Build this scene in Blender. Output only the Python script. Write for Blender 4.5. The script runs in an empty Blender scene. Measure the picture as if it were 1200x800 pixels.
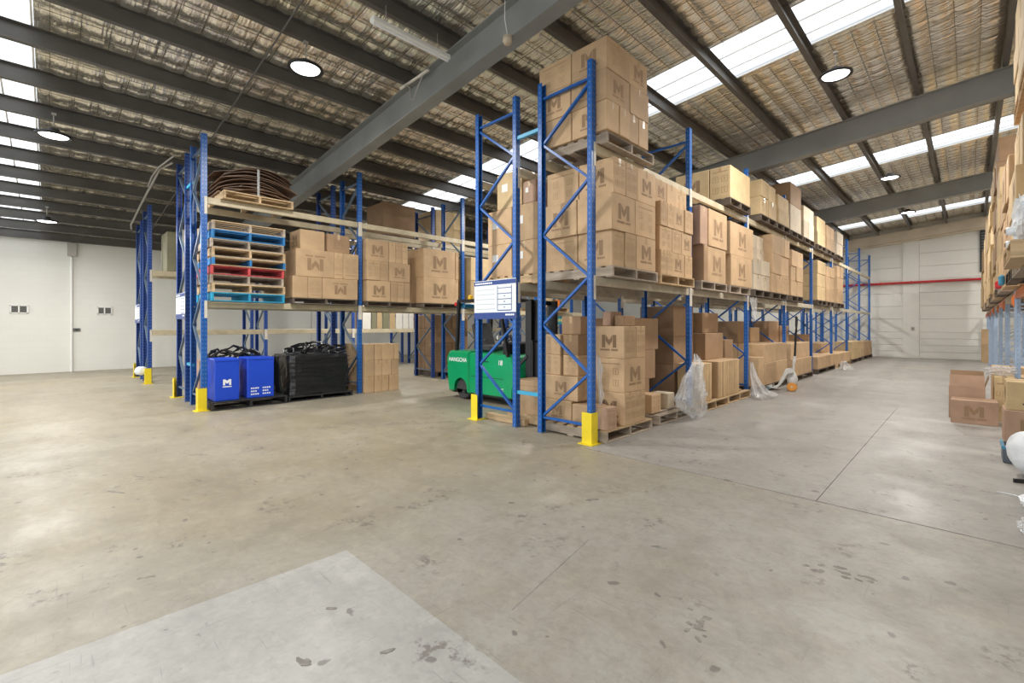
import bpy, math, random
from mathutils import Vector, Matrix
random.seed(7)
scene = bpy.context.scene
COL = scene.collection

# ------------------------------------------------------------------ camera
cam_data = bpy.data.cameras.new('camera')
cam = bpy.data.objects.new('camera', cam_data)
COL.objects.link(cam)
cam.location = (0.0, 0.0, 1.5)
cam.rotation_euler = (math.radians(90), 0, math.radians(44.846))
cam_data.sensor_width = 36.0
cam_data.lens = 36.0 * 538.89 / 1200.0
cam_data.shift_y = -18.8 / 1200.0
cam_data.clip_start = 0.05
cam_data.clip_end = 200
scene.camera = cam

# ------------------------------------------------------------------ sky and exposure
world = bpy.data.worlds.new('world')
scene.world = world
world.use_nodes = True
bg = world.node_tree.nodes['Background']
bg.inputs['Color'].default_value = (0.93, 0.97, 1.0, 1)
bg.inputs['Strength'].default_value = 1.5
LAMP_WATTS = 130.0
LAMP_COLOR = (1.0, 0.965, 0.91)
vs = scene.view_settings
vs.view_transform = 'Standard'
vs.look = 'None'
vs.exposure = 0.57
vs.gamma = 1.0
vs.use_curve_mapping = False
scene.cycles.use_denoising = True
scene.cycles.max_bounces = 10
scene.cycles.diffuse_bounces = 6
scene.cycles.transparent_max_bounces = 24
scene.cycles.sample_clamp_indirect = 6.0

# ------------------------------------------------------------------ materials
MATS = {}


def mat(name, col, rough=0.6, metal=0.0, noise=0.0, nscale=6.0, rnd=0.0, bump=0.0, bscale=40.0, coat=0.0, stretch=None):
    m = bpy.data.materials.new(name)
    m.use_nodes = True
    nt = m.node_tree
    b = nt.nodes['Principled BSDF']
    b.inputs['Base Color'].default_value = (*col, 1)
    b.inputs['Roughness'].default_value = rough
    b.inputs['Metallic'].default_value = metal
    if coat:
        b.inputs['Coat Weight'].default_value = coat
    tc = nt.nodes.new('ShaderNodeTexCoord')
    vec = tc.outputs['Object']
    if stretch:
        mp = nt.nodes.new('ShaderNodeMapping')
        mp.inputs['Scale'].default_value = stretch
        nt.links.new(vec, mp.inputs['Vector'])
        vec = mp.outputs['Vector']
    src = None
    if noise:
        n = nt.nodes.new('ShaderNodeTexNoise')
        n.inputs['Scale'].default_value = nscale
        n.inputs['Detail'].default_value = 5
        nt.links.new(vec, n.inputs['Vector'])
        r = nt.nodes.new('ShaderNodeMapRange')
        r.inputs['From Min'].default_value = 0.3
        r.inputs['From Max'].default_value = 0.7
        r.inputs['To Min'].default_value = 1 - noise
        r.inputs['To Max'].default_value = 1 + noise
        nt.links.new(n.outputs['Fac'], r.inputs['Value'])
        src = r.outputs['Result']
    if rnd:
        oi = nt.nodes.new('ShaderNodeObjectInfo')
        r2 = nt.nodes.new('ShaderNodeMapRange')
        r2.inputs['To Min'].default_value = 1 - rnd
        r2.inputs['To Max'].default_value = 1 + rnd
        nt.links.new(oi.outputs['Random'], r2.inputs['Value'])
        if src is None:
            src = r2.outputs['Result']
        else:
            mm = nt.nodes.new('ShaderNodeMath')
            mm.operation = 'MULTIPLY'
            nt.links.new(src, mm.inputs[0])
            nt.links.new(r2.outputs['Result'], mm.inputs[1])
            src = mm.outputs[0]
    if src is not None:
        mx = nt.nodes.new('ShaderNodeVectorMath')
        mx.operation = 'SCALE'
        mx.inputs[0].default_value = col
        nt.links.new(src, mx.inputs['Scale'])
        nt.links.new(mx.outputs[0], b.inputs['Base Color'])
    if bump:
        n2 = nt.nodes.new('ShaderNodeTexNoise')
        n2.inputs['Scale'].default_value = bscale
        n2.inputs['Detail'].default_value = 4
        nt.links.new(vec, n2.inputs['Vector'])
        bp = nt.nodes.new('ShaderNodeBump')
        bp.inputs['Strength'].default_value = bump
        bp.inputs['Distance'].default_value = 0.02
        nt.links.new(n2.outputs['Fac'], bp.inputs['Height'])
        nt.links.new(bp.outputs['Normal'], b.inputs['Normal'])
    MATS[name] = m
    return m


def emit_mat(name, col, strength):
    m = bpy.data.materials.new(name)
    m.use_nodes = True
    nt = m.node_tree
    nt.nodes.remove(nt.nodes['Principled BSDF'])
    e = nt.nodes.new('ShaderNodeEmission')
    e.inputs['Color'].default_value = (*col, 1)
    e.inputs['Strength'].default_value = strength
    nt.links.new(e.outputs[0], nt.nodes['Material Output'].inputs['Surface'])
    MATS[name] = m
    return m


def clear_mat(name, col, clear, rough=0.2, translucent=False, bump=0.0):
    m = bpy.data.materials.new(name)
    m.use_nodes = True
    nt = m.node_tree
    nt.nodes.remove(nt.nodes['Principled BSDF'])
    t = nt.nodes.new('ShaderNodeBsdfTransparent')
    t.inputs['Color'].default_value = (1, 1, 1, 1)
    if translucent:
        g = nt.nodes.new('ShaderNodeBsdfTranslucent')
        g.inputs['Color'].default_value = (*col, 1)
    else:
        g = nt.nodes.new('ShaderNodeBsdfPrincipled')
        g.inputs['Base Color'].default_value = (*col, 1)
        g.inputs['Roughness'].default_value = rough
        if bump:
            tc = nt.nodes.new('ShaderNodeTexCoord')
            n2 = nt.nodes.new('ShaderNodeTexNoise')
            n2.inputs['Scale'].default_value = 14
            nt.links.new(tc.outputs['Object'], n2.inputs['Vector'])
            bp = nt.nodes.new('ShaderNodeBump')
            bp.inputs['Strength'].default_value = bump
            bp.inputs['Distance'].default_value = 0.05
            nt.links.new(n2.outputs['Fac'], bp.inputs['Height'])
            nt.links.new(bp.outputs['Normal'], g.inputs['Normal'])
    mx = nt.nodes.new('ShaderNodeMixShader')
    mx.inputs[0].default_value = 1 - clear
    nt.links.new(t.outputs[0], mx.inputs[1])
    nt.links.new(g.outputs[0], mx.inputs[2])
    nt.links.new(mx.outputs[0], nt.nodes['Material Output'].inputs['Surface'])
    MATS[name] = m
    return m


def kraft_mat(name, col, rnd=0.14):
    m = mat(name, col, 0.75, 0, 0.10, 5.0, rnd, 0.15, 60)
    return m


kraft_mat('kraft', (0.525, 0.36, 0.21))
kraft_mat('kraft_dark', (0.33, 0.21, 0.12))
kraft_mat('kraft_pale', (0.54, 0.40, 0.22))
kraft_mat('kraft_pink', (0.46, 0.30, 0.21))
kraft_mat('kraft_white', (0.53, 0.45, 0.34))
mat('tape', (0.50, 0.35, 0.19), 0.25)
mat('ink', (0.31, 0.20, 0.115), 0.8)
mat('ink_faint', (0.40, 0.265, 0.15), 0.8)
mat('ink_mid', (0.19, 0.115, 0.065), 0.8)
mat('ink_dark', (0.12, 0.08, 0.06), 0.8)
mat('label_paper', (0.80, 0.80, 0.78), 0.6)
mat('white_print', (0.85, 0.87, 0.9), 0.5)
mat('rack_blue', (0.004, 0.100, 0.40), 0.32, 0, 0.12, 5)
mat('brace_steel', (0.16, 0.23, 0.33), 0.4, 0.4, 0.15, 5)
mat('rack_navy', (0.02, 0.07, 0.30), 0.4, 0, 0.15, 5)
mat('spacer_cyan', (0.05, 0.38, 0.62), 0.4)
mat('beam_cream', (0.52, 0.45, 0.31), 0.5, 0, 0.18, 4, 0.06)
mat('beam_grey', (0.47, 0.43, 0.34), 0.5, 0.1, 0.2, 5, 0.06)
mat('plate_white', (0.66, 0.62, 0.54), 0.5, 0, 0.1, 8)
mat('galvanised', (0.36, 0.45, 0.58), 0.4, 0.5, 0.15, 6)
mat('orange_paint', (0.75, 0.22, 0.05), 0.45, 0, 0.1, 6)
mat('guard_yellow', (0.85, 0.66, 0.02), 0.45, 0, 0.06, 8)
mat('pallet_raw', (0.50, 0.36, 0.21), 0.8, 0, 0.25, 3, 0.16, 0.2, 30, stretch=(1, 6, 6))
mat('pallet_grey', (0.36, 0.30, 0.24), 0.85, 0, 0.25, 3, 0.2, 0.2, 30, stretch=(1, 6, 6))
mat('pallet_dark', (0.11, 0.085, 0.065), 0.85, 0, 0.25, 3, 0.2, 0.2, 30)
mat('pallet_blue', (0.02, 0.17, 0.42), 0.7, 0, 0.2, 5, 0.12)
mat('pallet_cyan', (0.02, 0.30, 0.50), 0.7, 0, 0.2, 5, 0.12)
mat('pallet_red', (0.50, 0.065, 0.07), 0.7, 0, 0.2, 5, 0.12)
mat('pallet_black', (0.02, 0.02, 0.022), 0.5, 0, 0.2, 5)
mat('ply_brown', (0.15, 0.085, 0.05), 0.5, 0, 0.3, 4, 0.45)
mat('steel_dark', (0.115, 0.109, 0.10), 0.5, 0.2, 0.2, 1.5)
mat('steel_rafter', (0.26, 0.27, 0.265), 0.5, 0.2, 0.15, 1.2)
mat('beam_tan', (0.64, 0.56, 0.44), 0.6, 0, 0.1, 2)
mat('forklift_green', (0.0, 0.34, 0.125), 0.3, 0, 0.05, 3, coat=0.3)
mat('black_metal', (0.018, 0.018, 0.02), 0.4, 0.2)
mat('rubber', (0.045, 0.045, 0.047), 0.75, 0, 0.2, 20)
mat('grey_metal', (0.32, 0.33, 0.35), 0.4, 0.6)
mat('red_lens', (0.6, 0.02, 0.02), 0.25)
mat('amber_lens', (0.85, 0.5, 0.02), 0.25)
mat('screen_blue', (0.01, 0.16, 0.32), 0.3)
mat('box_blue', (0.008, 0.065, 0.60), 0.4, 0, 0.04, 6)
mat('black_film', (0.012, 0.012, 0.014), 0.3, 0, 0, 1, 0, 0.5, 9)
mat('sign_white', (0.72, 0.76, 0.80), 0.35)
mat('sign_blue', (0.015, 0.05, 0.24), 0.35)
mat('sign_line', (0.45, 0.5, 0.56), 0.5)
mat('fire_red', (0.50, 0.022, 0.03), 0.35)
mat('white_paint', (0.80, 0.80, 0.77), 0.5)
mat('plastic_white', (0.78, 0.82, 0.86), 0.4, 0, 0.05, 8, 0, 0.4, 12)
mat('dark_crate', (0.10, 0.12, 0.15), 0.5)
mat('truck_white', (0.66, 0.67, 0.66), 0.4, 0, 0.08, 8)
mat('truck_blue', (0.05, 0.25, 0.40), 0.4)
mat('wheel_orange', (0.80, 0.33, 0.05), 0.4)
mat('vent_dark', (0.13, 0.13, 0.12), 0.6)
mat('cable_grey', (0.42, 0.40, 0.37), 0.5, 0.3)
mat('roof_sheet', (0.4, 0.4, 0.4), 0.5, 0.6)
mat('board_white', (0.72, 0.70, 0.64), 0.6, 0, 0.08, 3)
mat('board_olive', (0.22, 0.21, 0.13), 0.6, 0, 0.1, 3)
mat('board_tan', (0.50, 0.36, 0.20), 0.6, 0, 0.1, 3)
mat('board_rust', (0.34, 0.15, 0.07), 0.6, 0, 0.1, 3)
mat('joint_dark', (0.06, 0.055, 0.05), 0.9)
emit_mat('lamp_glow', (1.0, 0.98, 0.93), 7.0)
clear_mat('skylight', (0.95, 0.97, 1.0), 0.45, translucent=True)
clear_mat('clear_film', (0.82, 0.84, 0.86), 0.68, 0.10, bump=0.8)


def perforated(name, col):
    """Painted upright with two rows of punched holes down its faces."""
    m = mat(name, col, 0.38, 0, 0.10, 5)
    nt = m.node_tree
    b = nt.nodes['Principled BSDF']
    tc = nt.nodes.new('ShaderNodeTexCoord')
    sp = nt.nodes.new('ShaderNodeSeparateXYZ')
    nt.links.new(tc.outputs['Object'], sp.inputs[0])

    def mth(op, a, bb=None):
        n = nt.nodes.new('ShaderNodeMath')
        n.operation = op
        for i, v in enumerate((a, bb)):
            if v is None:
                continue
            if isinstance(v, (int, float)):
                n.inputs[i].default_value = v
            else:
                nt.links.new(v, n.inputs[i])
        return n.outputs[0]
    fz = mth('ABSOLUTE', mth('SUBTRACT', mth('FRACT', mth('DIVIDE', sp.outputs['Z'], 0.076)), 0.5))
    hz = mth('LESS_THAN', fz, 0.17)
    hy = mth('LESS_THAN', mth('ABSOLUTE', mth('SUBTRACT', mth('ABSOLUTE', sp.outputs['Y']), 0.022)), 0.006)
    hx = mth('LESS_THAN', mth('ABSOLUTE', sp.outputs['X']), 0.006)
    hole = mth('MULTIPLY', hz, mth('MAXIMUM', hy, hx))
    old = b.inputs['Base Color'].links[0].from_socket
    mx = nt.nodes.new('ShaderNodeMix')
    mx.data_type = 'RGBA'
    nt.links.new(mth('MULTIPLY', hole, 0.8), mx.inputs['Factor'])
    nt.links.new(old, mx.inputs[6])
    mx.inputs[7].default_value = (0.20, 0.26, 0.36, 1)
    nt.links.new(mx.outputs[2], b.inputs['Base Color'])
    return m


perforated('upright_blue', (0.004, 0.100, 0.40))
perforated('upright_navy', (0.008, 0.055, 0.28))
perforated('upright_galv', (0.32, 0.42, 0.58))


def concrete_mat(name, base, tint, x_tint=False):
    m = bpy.data.materials.new(name)
    m.use_nodes = True
    nt = m.node_tree
    N, Lk = nt.nodes, nt.links
    b = N['Principled BSDF']
    geo = N.new('ShaderNodeNewGeometry')
    pos = geo.outputs['Position']

    def noise(scale, detail=6, rough=0.6, dist=0.0, stretch=None, rot=0.0):
        v = pos
        if stretch:
            mp = N.new('ShaderNodeMapping')
            mp.inputs['Scale'].default_value = stretch
            mp.inputs['Rotation'].default_value = (0, 0, rot)
            Lk.new(pos, mp.inputs['Vector'])
            v = mp.outputs['Vector']
        n = N.new('ShaderNodeTexNoise')
        n.inputs['Scale'].default_value = scale
        n.inputs['Detail'].default_value = detail
        n.inputs['Roughness'].default_value = rough
        n.inputs['Distortion'].default_value = dist
        Lk.new(v, n.inputs['Vector'])
        return n.outputs['Fac']

    def ramp(src, lo, hi, a=0.0, c=1.0):
        r = N.new('ShaderNodeMapRange')
        r.inputs['From Min'].default_value = lo
        r.inputs['From Max'].default_value = hi
        r.inputs['To Min'].default_value = a
        r.inputs['To Max'].default_value = c
        r.clamp = True
        Lk.new(src, r.inputs['Value'])
        return r.outputs['Result']

    def math_(op, a, c):
        n = N.new('ShaderNodeMath')
        n.operation = op
        for i, v in enumerate((a, c)):
            if isinstance(v, (int, float)):
                n.inputs[i].default_value = v
            else:
                Lk.new(v, n.inputs[i])
        return n.outputs[0]

    def mix(fac, a, c):
        n = N.new('ShaderNodeMix')
        n.data_type = 'RGBA'
        for s, v in ((n.inputs['Factor'], fac), (n.inputs[6], a), (n.inputs[7], c)):
            if isinstance(v, tuple):
                s.default_value = (*v, 1)
            elif isinstance(v, float):
                s.default_value = v
            else:
                Lk.new(v, s)
        return n.outputs[2]
    if x_tint:                                                       # tones run from yellow-brown on the left to grey by the aisle
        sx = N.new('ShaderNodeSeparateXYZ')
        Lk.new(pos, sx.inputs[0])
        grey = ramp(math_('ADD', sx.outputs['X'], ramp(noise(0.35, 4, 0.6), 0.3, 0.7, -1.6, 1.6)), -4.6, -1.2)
        base_c = mix(grey, base, (0.378, 0.366, 0.34))
        tint_c = mix(grey, tint, (0.335, 0.322, 0.295))
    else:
        base_c, tint_c = base, tint
    col = mix(ramp(noise(0.22, 3, 0.5), 0.38, 0.62), base_c, tint_c)                                   # broad random patches of the two tones
    col = mix(ramp(noise(1.3, 7, 0.65, 0.6), 0.44, 0.70, 0.0, 0.42), col, tuple(v * 0.62 for v in tint))
    col = mix(ramp(noise(0.9, 6, 0.6, 1.0, (1, 3.2, 1), 0.5), 0.50, 0.72, 0.0, 0.35), col, tuple(min(1, v * 1.18) for v in base))
    col = mix(ramp(noise(26, 4, 0.7), 0.40, 0.75, 0.0, 0.30), col, tuple(v * 0.66 for v in base))   # grain
    col = mix(ramp(noise(4.5, 6, 0.7, 0.5), 0.46, 0.66, 0.0, 0.40), col, tuple(v * 0.70 for v in base))
    col = mix(ramp(noise(11, 5, 0.75, 0.3), 0.48, 0.66, 0.0, 0.38), col, tuple(v * 0.60 for v in base))
    col = mix(ramp(noise(7.5, 5, 0.7, 0.3), 0.52, 0.70, 0.0, 0.30), col, tuple(min(1, v * 1.25) for v in base))
    blot = math_('MULTIPLY', ramp(noise(2.6, 3, 0.5, 0.4), 0.60, 0.68), ramp(noise(15, 5, 0.7), 0.50, 0.58))
    col = mix(math_('MULTIPLY', blot, 0.75), col, (0.14, 0.125, 0.11))                              # oil spots
    speck = ramp(noise(8.5, 2, 0.4), 0.71, 0.74)
    col = mix(math_('MULTIPLY', speck, 0.7), col, (0.12, 0.11, 0.10))
    scr = ramp(noise(3.2, 2, 0.4, 0.2, (1.0, 16, 1), 0.35), 0.69, 0.73)
    col = mix(math_('MULTIPLY', scr, 0.25), col, (0.15, 0.14, 0.13))                                # scuffs
    scr2 = ramp(noise(2.2, 2, 0.4, 0.2, (18, 1.0, 1), -0.2), 0.70, 0.74)
    col = mix(math_('MULTIPLY', scr2, 0.20), col, (0.17, 0.15, 0.13))
    Lk.new(col, b.inputs['Base Color'])
    Lk.new(ramp(noise(1.1, 5, 0.6), 0.35, 0.7, 0.36, 0.62), b.inputs['Roughness'])
    b.inputs['Specular IOR Level'].default_value = 0.42
    bp = N.new('ShaderNodeBump')
    bp.inputs['Strength'].default_value = 0.10
    bp.inputs['Distance'].default_value = 0.01
    Lk.new(noise(18, 5, 0.65), bp.inputs['Height'])
    Lk.new(bp.outputs['Normal'], b.inputs['Normal'])
    MATS[name] = m


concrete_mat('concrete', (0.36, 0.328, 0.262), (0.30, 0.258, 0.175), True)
concrete_mat('concrete_aisle', (0.378, 0.362, 0.338), (0.34, 0.322, 0.296))
concrete_mat('concrete_pale', (0.44, 0.437, 0.42), (0.395, 0.39, 0.372))


def wall_mat(name, col):
    """White painted blockwork: shallow courses in relief."""
    m = mat(name, col, 0.55, 0, 0.035, 0.7)
    nt = m.node_tree
    b = nt.nodes['Principled BSDF']
    geo = nt.nodes.new('ShaderNodeNewGeometry')
    sp = nt.nodes.new('ShaderNodeSeparateXYZ')
    nt.links.new(geo.outputs['Position'], sp.inputs[0])
    ad = nt.nodes.new('ShaderNodeMath')
    ad.operation = 'ADD'
    nt.links.new(sp.outputs['X'], ad.inputs[0])
    nt.links.new(sp.outputs['Y'], ad.inputs[1])
    cb = nt.nodes.new('ShaderNodeCombineXYZ')
    nt.links.new(ad.outputs[0], cb.inputs['X'])
    nt.links.new(sp.outputs['Z'], cb.inputs['Y'])
    br = nt.nodes.new('ShaderNodeTexBrick')
    br.inputs['Scale'].default_value = 1.0
    br.inputs['Brick Width'].default_value = 0.40
    br.inputs['Row Height'].default_value = 0.20
    br.inputs['Mortar Size'].default_value = 0.007
    br.inputs['Mortar Smooth'].default_value = 0.5
    br.inputs['Color1'].default_value = (1, 1, 1, 1)
    br.inputs['Color2'].default_value = (0.985, 0.985, 0.985, 1)
    br.inputs['Mortar'].default_value = (0.95, 0.95, 0.945, 1)
    nt.links.new(cb.outputs[0], br.inputs['Vector'])
    old = b.inputs['Base Color'].links[0].from_socket
    mu = nt.nodes.new('ShaderNodeVectorMath')
    mu.operation = 'MULTIPLY'
    nt.links.new(old, mu.inputs[0])
    nt.links.new(br.outputs['Color'], mu.inputs[1])
    nt.links.new(mu.outputs[0], b.inputs['Base Color'])
    bp = nt.nodes.new('ShaderNodeBump')
    bp.inputs['Strength'].default_value = 0.12
    bp.inputs['Distance'].default_value = 0.01
    bp.invert = True
    nt.links.new(br.outputs['Fac'], bp.inputs['Height'])
    nt.links.new(bp.outputs['Normal'], b.inputs['Normal'])


wall_mat('wall_white', (0.72, 0.715, 0.665))


def foil_mat():
    """Crinkled reflective foil insulation behind a wire mesh."""
    m = bpy.data.materials.new('foil')
    m.use_nodes = True
    nt = m.node_tree
    N, Lk = nt.nodes, nt.links
    b = N['Principled BSDF']
    geo = N.new('ShaderNodeNewGeometry')
    n = N.new('ShaderNodeTexNoise')
    n.inputs['Scale'].default_value = 0.35
    Lk.new(geo.outputs['Position'], n.inputs['Vector'])
    mx = N.new('ShaderNodeMix')
    mx.data_type = 'RGBA'
    r = N.new('ShaderNodeMapRange')
    r.inputs['From Min'].default_value = 0.35
    r.inputs['From Max'].default_value = 0.65
    Lk.new(n.outputs['Fac'], r.inputs['Value'])
    Lk.new(r.outputs[0], mx.inputs['Factor'])
    mx.inputs[6].default_value = (0.94, 0.91, 0.84, 1)
    mx.inputs[7].default_value = (0.93, 0.87, 0.72, 1)
    Lk.new(mx.outputs[2], b.inputs['Base Color'])
    b.inputs['Metallic'].default_value = 0.85
    b.inputs['Roughness'].default_value = 0.24
    n2 = N.new('ShaderNodeTexNoise')
    n2.inputs['Scale'].default_value = 9
    n2.inputs['Detail'].default_value = 5
    mp = N.new('ShaderNodeMapping')
    mp.inputs['Scale'].default_value = (1, 2.2, 1)
    Lk.new(geo.outputs['Position'], mp.inputs['Vector'])
    Lk.new(mp.outputs[0], n2.inputs['Vector'])
    n3 = N.new('ShaderNodeTexNoise')                     # taut creases running up the slope
    n3.inputs['Scale'].default_value = 1.0
    n3.inputs['Detail'].default_value = 3
    mp3 = N.new('ShaderNodeMapping')
    mp3.inputs['Scale'].default_value = (1.1, 15, 1)
    Lk.new(geo.outputs['Position'], mp3.inputs['Vector'])
    Lk.new(mp3.outputs[0], n3.inputs['Vector'])
    bp3 = N.new('ShaderNodeBump')
    bp3.inputs['Strength'].default_value = 0.8
    bp3.inputs['Distance'].default_value = 0.06
    Lk.new(n3.outputs['Fac'], bp3.inputs['Height'])
    bp = N.new('ShaderNodeBump')
    bp.inputs['Strength'].default_value = 0.55
    bp.inputs['Distance'].default_value = 0.03
    Lk.new(n2.outputs['Fac'], bp.inputs['Height'])
    Lk.new(bp3.outputs['Normal'], bp.inputs['Normal'])
    Lk.new(bp.outputs['Normal'], b.inputs['Normal'])
    MATS['foil'] = m


foil_mat()
mat('wire', (0.13, 0.11, 0.08), 0.5, 0.3)

# ------------------------------------------------------------------ mesh helpers


class MB:
    """Collects simple solids and links them as one mesh object."""

    def __init__(self):
        self.v, self.f = [], []

    def add(self, verts, faces):
        k = len(self.v)
        self.v += [tuple(p) for p in verts]
        self.f += [tuple(i + k for i in q) for q in faces]
        return self

    def box(self, x0, x1, y0, y1, z0, z1, M=None):
        c = [(x0, y0, z0), (x1, y0, z0), (x1, y1, z0), (x0, y1, z0), (x0, y0, z1), (x1, y0, z1), (x1, y1, z1), (x0, y1, z1)]
        if M is not None:
            c = [M @ Vector(p) for p in c]
        return self.add(c, [(0, 3, 2, 1), (4, 5, 6, 7), (0, 1, 5, 4), (1, 2, 6, 5), (2, 3, 7, 6), (3, 0, 4, 7)])

    def cbox(self, x0, x1, y0, y1, z0, z1, c):
        """Box with chamfered edges."""
        xs, ys, zs = (x0, x1), (y0, y1), (z0, z1)
        vs, idx = [], {}
        for i in (0, 1):
            for j in (0, 1):
                for k in (0, 1):
                    p = [xs[i], ys[j], zs[k]]
                    s = [c if t == 0 else -c for t in (i, j, k)]
                    for a in range(3):
                        q = [p[t] + (0 if t == a else s[t]) for t in range(3)]
                        idx[i, j, k, a] = len(vs)
                        vs.append(q)
        fs = []
        for a, (u, w) in ((0, (1, 2)), (1, (2, 0)), (2, (0, 1))):
            for s in (0, 1):
                quad = []
                for (p, q) in ((0, 0), (1, 0), (1, 1), (0, 1)):
                    t = [0, 0, 0]
                    t[a], t[u], t[w] = s, p, q
                    quad.append(idx[(*t, a)])
                fs.append(quad if s else quad[::-1])
        for a in range(3):
            u, w = (a + 1) % 3, (a + 2) % 3
            for p in (0, 1):
                for q in (0, 1):
                    t0, t1 = [0, 0, 0], [0, 0, 0]
                    t0[u] = t1[u] = p
                    t0[w] = t1[w] = q
                    t1[a] = 1
                    quad = [idx[(*t0, u)], idx[(*t1, u)], idx[(*t1, w)], idx[(*t0, w)]]
                    fs.append(quad if p != q else quad[::-1])
        for i in (0, 1):
            for j in (0, 1):
                for k in (0, 1):
                    tri = [idx[i, j, k, a] for a in range(3)]
                    fs.append(tri if (i + j + k) % 2 else tri[::-1])
        return self.add(vs, fs)

    def bar(self, p, q, w, h, up=(0, 0, 1)):
        """Rectangular bar from p to q, w across and h along 'up'."""
        p, q = Vector(p), Vector(q)
        d = (q - p)
        L = d.length
        d.normalize()
        s = d.cross(Vector(up))
        if s.length < 1e-4:
            s = d.cross(Vector((0, 1, 0)))
        s.normalize()
        t = s.cross(d)
        M = Matrix.Translation(p) @ Matrix((d, s, t)).transposed().to_4x4()
        return self.box(0, L, -w / 2, w / 2, -h / 2, h / 2, M)

    def tube(self, pts, r, n=8, cap=True):
        pts = [Vector(p) for p in pts]
        k = len(self.v)
        prev = None
        for i, p in enumerate(pts):
            d = (pts[min(i + 1, len(pts) - 1)] - pts[max(i - 1, 0)]).normalized()
            a = prev if prev is not None else (Vector((0, 0, 1)) if abs(d.z) < 0.9 else Vector((1, 0, 0)))
            s = d.cross(a)
            if s.length < 1e-5:
                s = d.cross(Vector((0, 1, 0)))
            s.normalize()
            t = s.cross(d)
            prev = t
            rr = r[i] if isinstance(r, (list, tuple)) else r
            for j in range(n):
                an = 2 * math.pi * j / n
                self.v.append(tuple(p + s * math.cos(an) * rr + t * math.sin(an) * rr))
        for i in range(len(pts) - 1):
            for j in range(n):
                a, b2 = k + i * n + j, k + i * n + (j + 1) % n
                self.f.append((a, b2, b2 + n, a + n))
        if cap:
            self.f.append(tuple(k + j for j in range(n))[::-1])
            self.f.append(tuple(k + (len(pts) - 1) * n + j for j in range(n)))
        return self

    def lathe(self, prof, n=24, M=None):
        """Revolve (r, z) profile about local z."""
        k = len(self.v)
        for r, z in prof:
            for j in range(n):
                an = 2 * math.pi * j / n
                p = Vector((r * math.cos(an), r * math.sin(an), z))
                self.v.append(tuple(M @ p if M is not None else p))
        for i in range(len(prof) - 1):
            for j in range(n):
                a, b2 = k + i * n + j, k + i * n + (j + 1) % n
                self.f.append((a, b2, b2 + n, a + n))
        self.f.append(tuple(k + j for j in range(n))[::-1])
        self.f.append(tuple(k + (len(prof) - 1) * n + j for j in range(n)))
        return self

    def prism(self, poly, axis, a, b2):
        """Extrude a 2D polygon along an axis from a to b2. axis 'x': poly=(y,z); 'y': (x,z); 'z': (x,y)."""
        n = len(poly)

        def P(u, w, t):
            return {'x': (t, u, w), 'y': (u, t, w), 'z': (u, w, t)}[axis]
        vs = [P(u, w, a) for u, w in poly] + [P(u, w, b2) for u, w in poly]
        fs = [tuple(range(n))[::-1], tuple(range(n, 2 * n))] + [(i, (i + 1) % n, n + (i + 1) % n, n + i) for i in range(n)]
        if axis == 'y':
            fs = [q[::-1] for q in fs]
        return self.add(vs, fs)

    def mesh(self, name, m, smooth=False):
        me = bpy.data.meshes.new(name)
        me.from_pydata(self.v, [], self.f)
        me.materials.append(MATS[m])
        if smooth:
            me.polygons.foreach_set('use_smooth', [True] * len(me.polygons))
        return me

    def build(self, name, m, parent=None, loc=None, smooth=False):
        return link(name, self.mesh(name, m, smooth), parent, loc)


def link(name, me, parent=None, loc=None, rz=0.0):
    o = bpy.data.objects.new(name, me)
    COL.objects.link(o)
    if parent is not None:
        o.parent = parent
    if loc is not None:
        o.location = loc
    if rz:
        o.rotation_euler = (0, 0, rz)
    return o


LABELS = {}


def tag(o, label, cat, group=None):
    if label in LABELS:
        print('DUPLICATE LABEL', label)
    if not 4 <= len(label.split()) <= 16:
        print('LABEL LENGTH', len(label.split()), label)
    LABELS[label] = o
    o['label'] = label
    o['category'] = cat
    if group:
        o['group'] = group
    return o


def thing(name, label, cat, loc=(0, 0, 0), group=None, rz=0.0):
    return tag(link(name, None, None, loc, rz), label, cat, group)


def struct(o):
    o['kind'] = 'structure'
    return o


ORD = ['first', 'second', 'third', 'fourth', 'fifth', 'sixth', 'seventh', 'eighth', 'ninth', 'tenth', 'eleventh', 'twelfth', 'thirteenth', 'fourteenth', 'fifteenth', 'sixteenth', 'seventeenth']

# ------------------------------------------------------------------ layout numbers
K0, MS = 6.05, 0.09                       # purlin underside z = K0 + MS * x


def zr(x):
    return K0 + MS * x


XL, XR, YN, YF = -20.75, 4.6, -9.0, 28.15  # walls
AY = [4.877 + 2.871 * i for i in range(9)]
A1F, A1R, A2R, A2F = -3.42, -4.26, -4.76, -5.60
BY = [1.918 + 2.917 * i for i in range(5)]
B1F, B1R, B2R, B2F = -9.574, -10.414, -10.914, -11.754
CY = [1.82 + 2.76 * i for i in range(6)]
C1F, C1R, C2R, C2F = -15.0, -15.84, -16.34, -17.18
H = 4.88

# ------------------------------------------------------------------ floor
floor = struct(MB().box(XL - .3, XR + .3, YN, YF + .3, -0.30, -0.03).build('floor', 'joint_dark'))
g = 0.010


def slab(poly, m):
    struct(MB().prism(poly, 'z', -0.05, 0.0).build('concrete_slab', m, floor))


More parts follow.
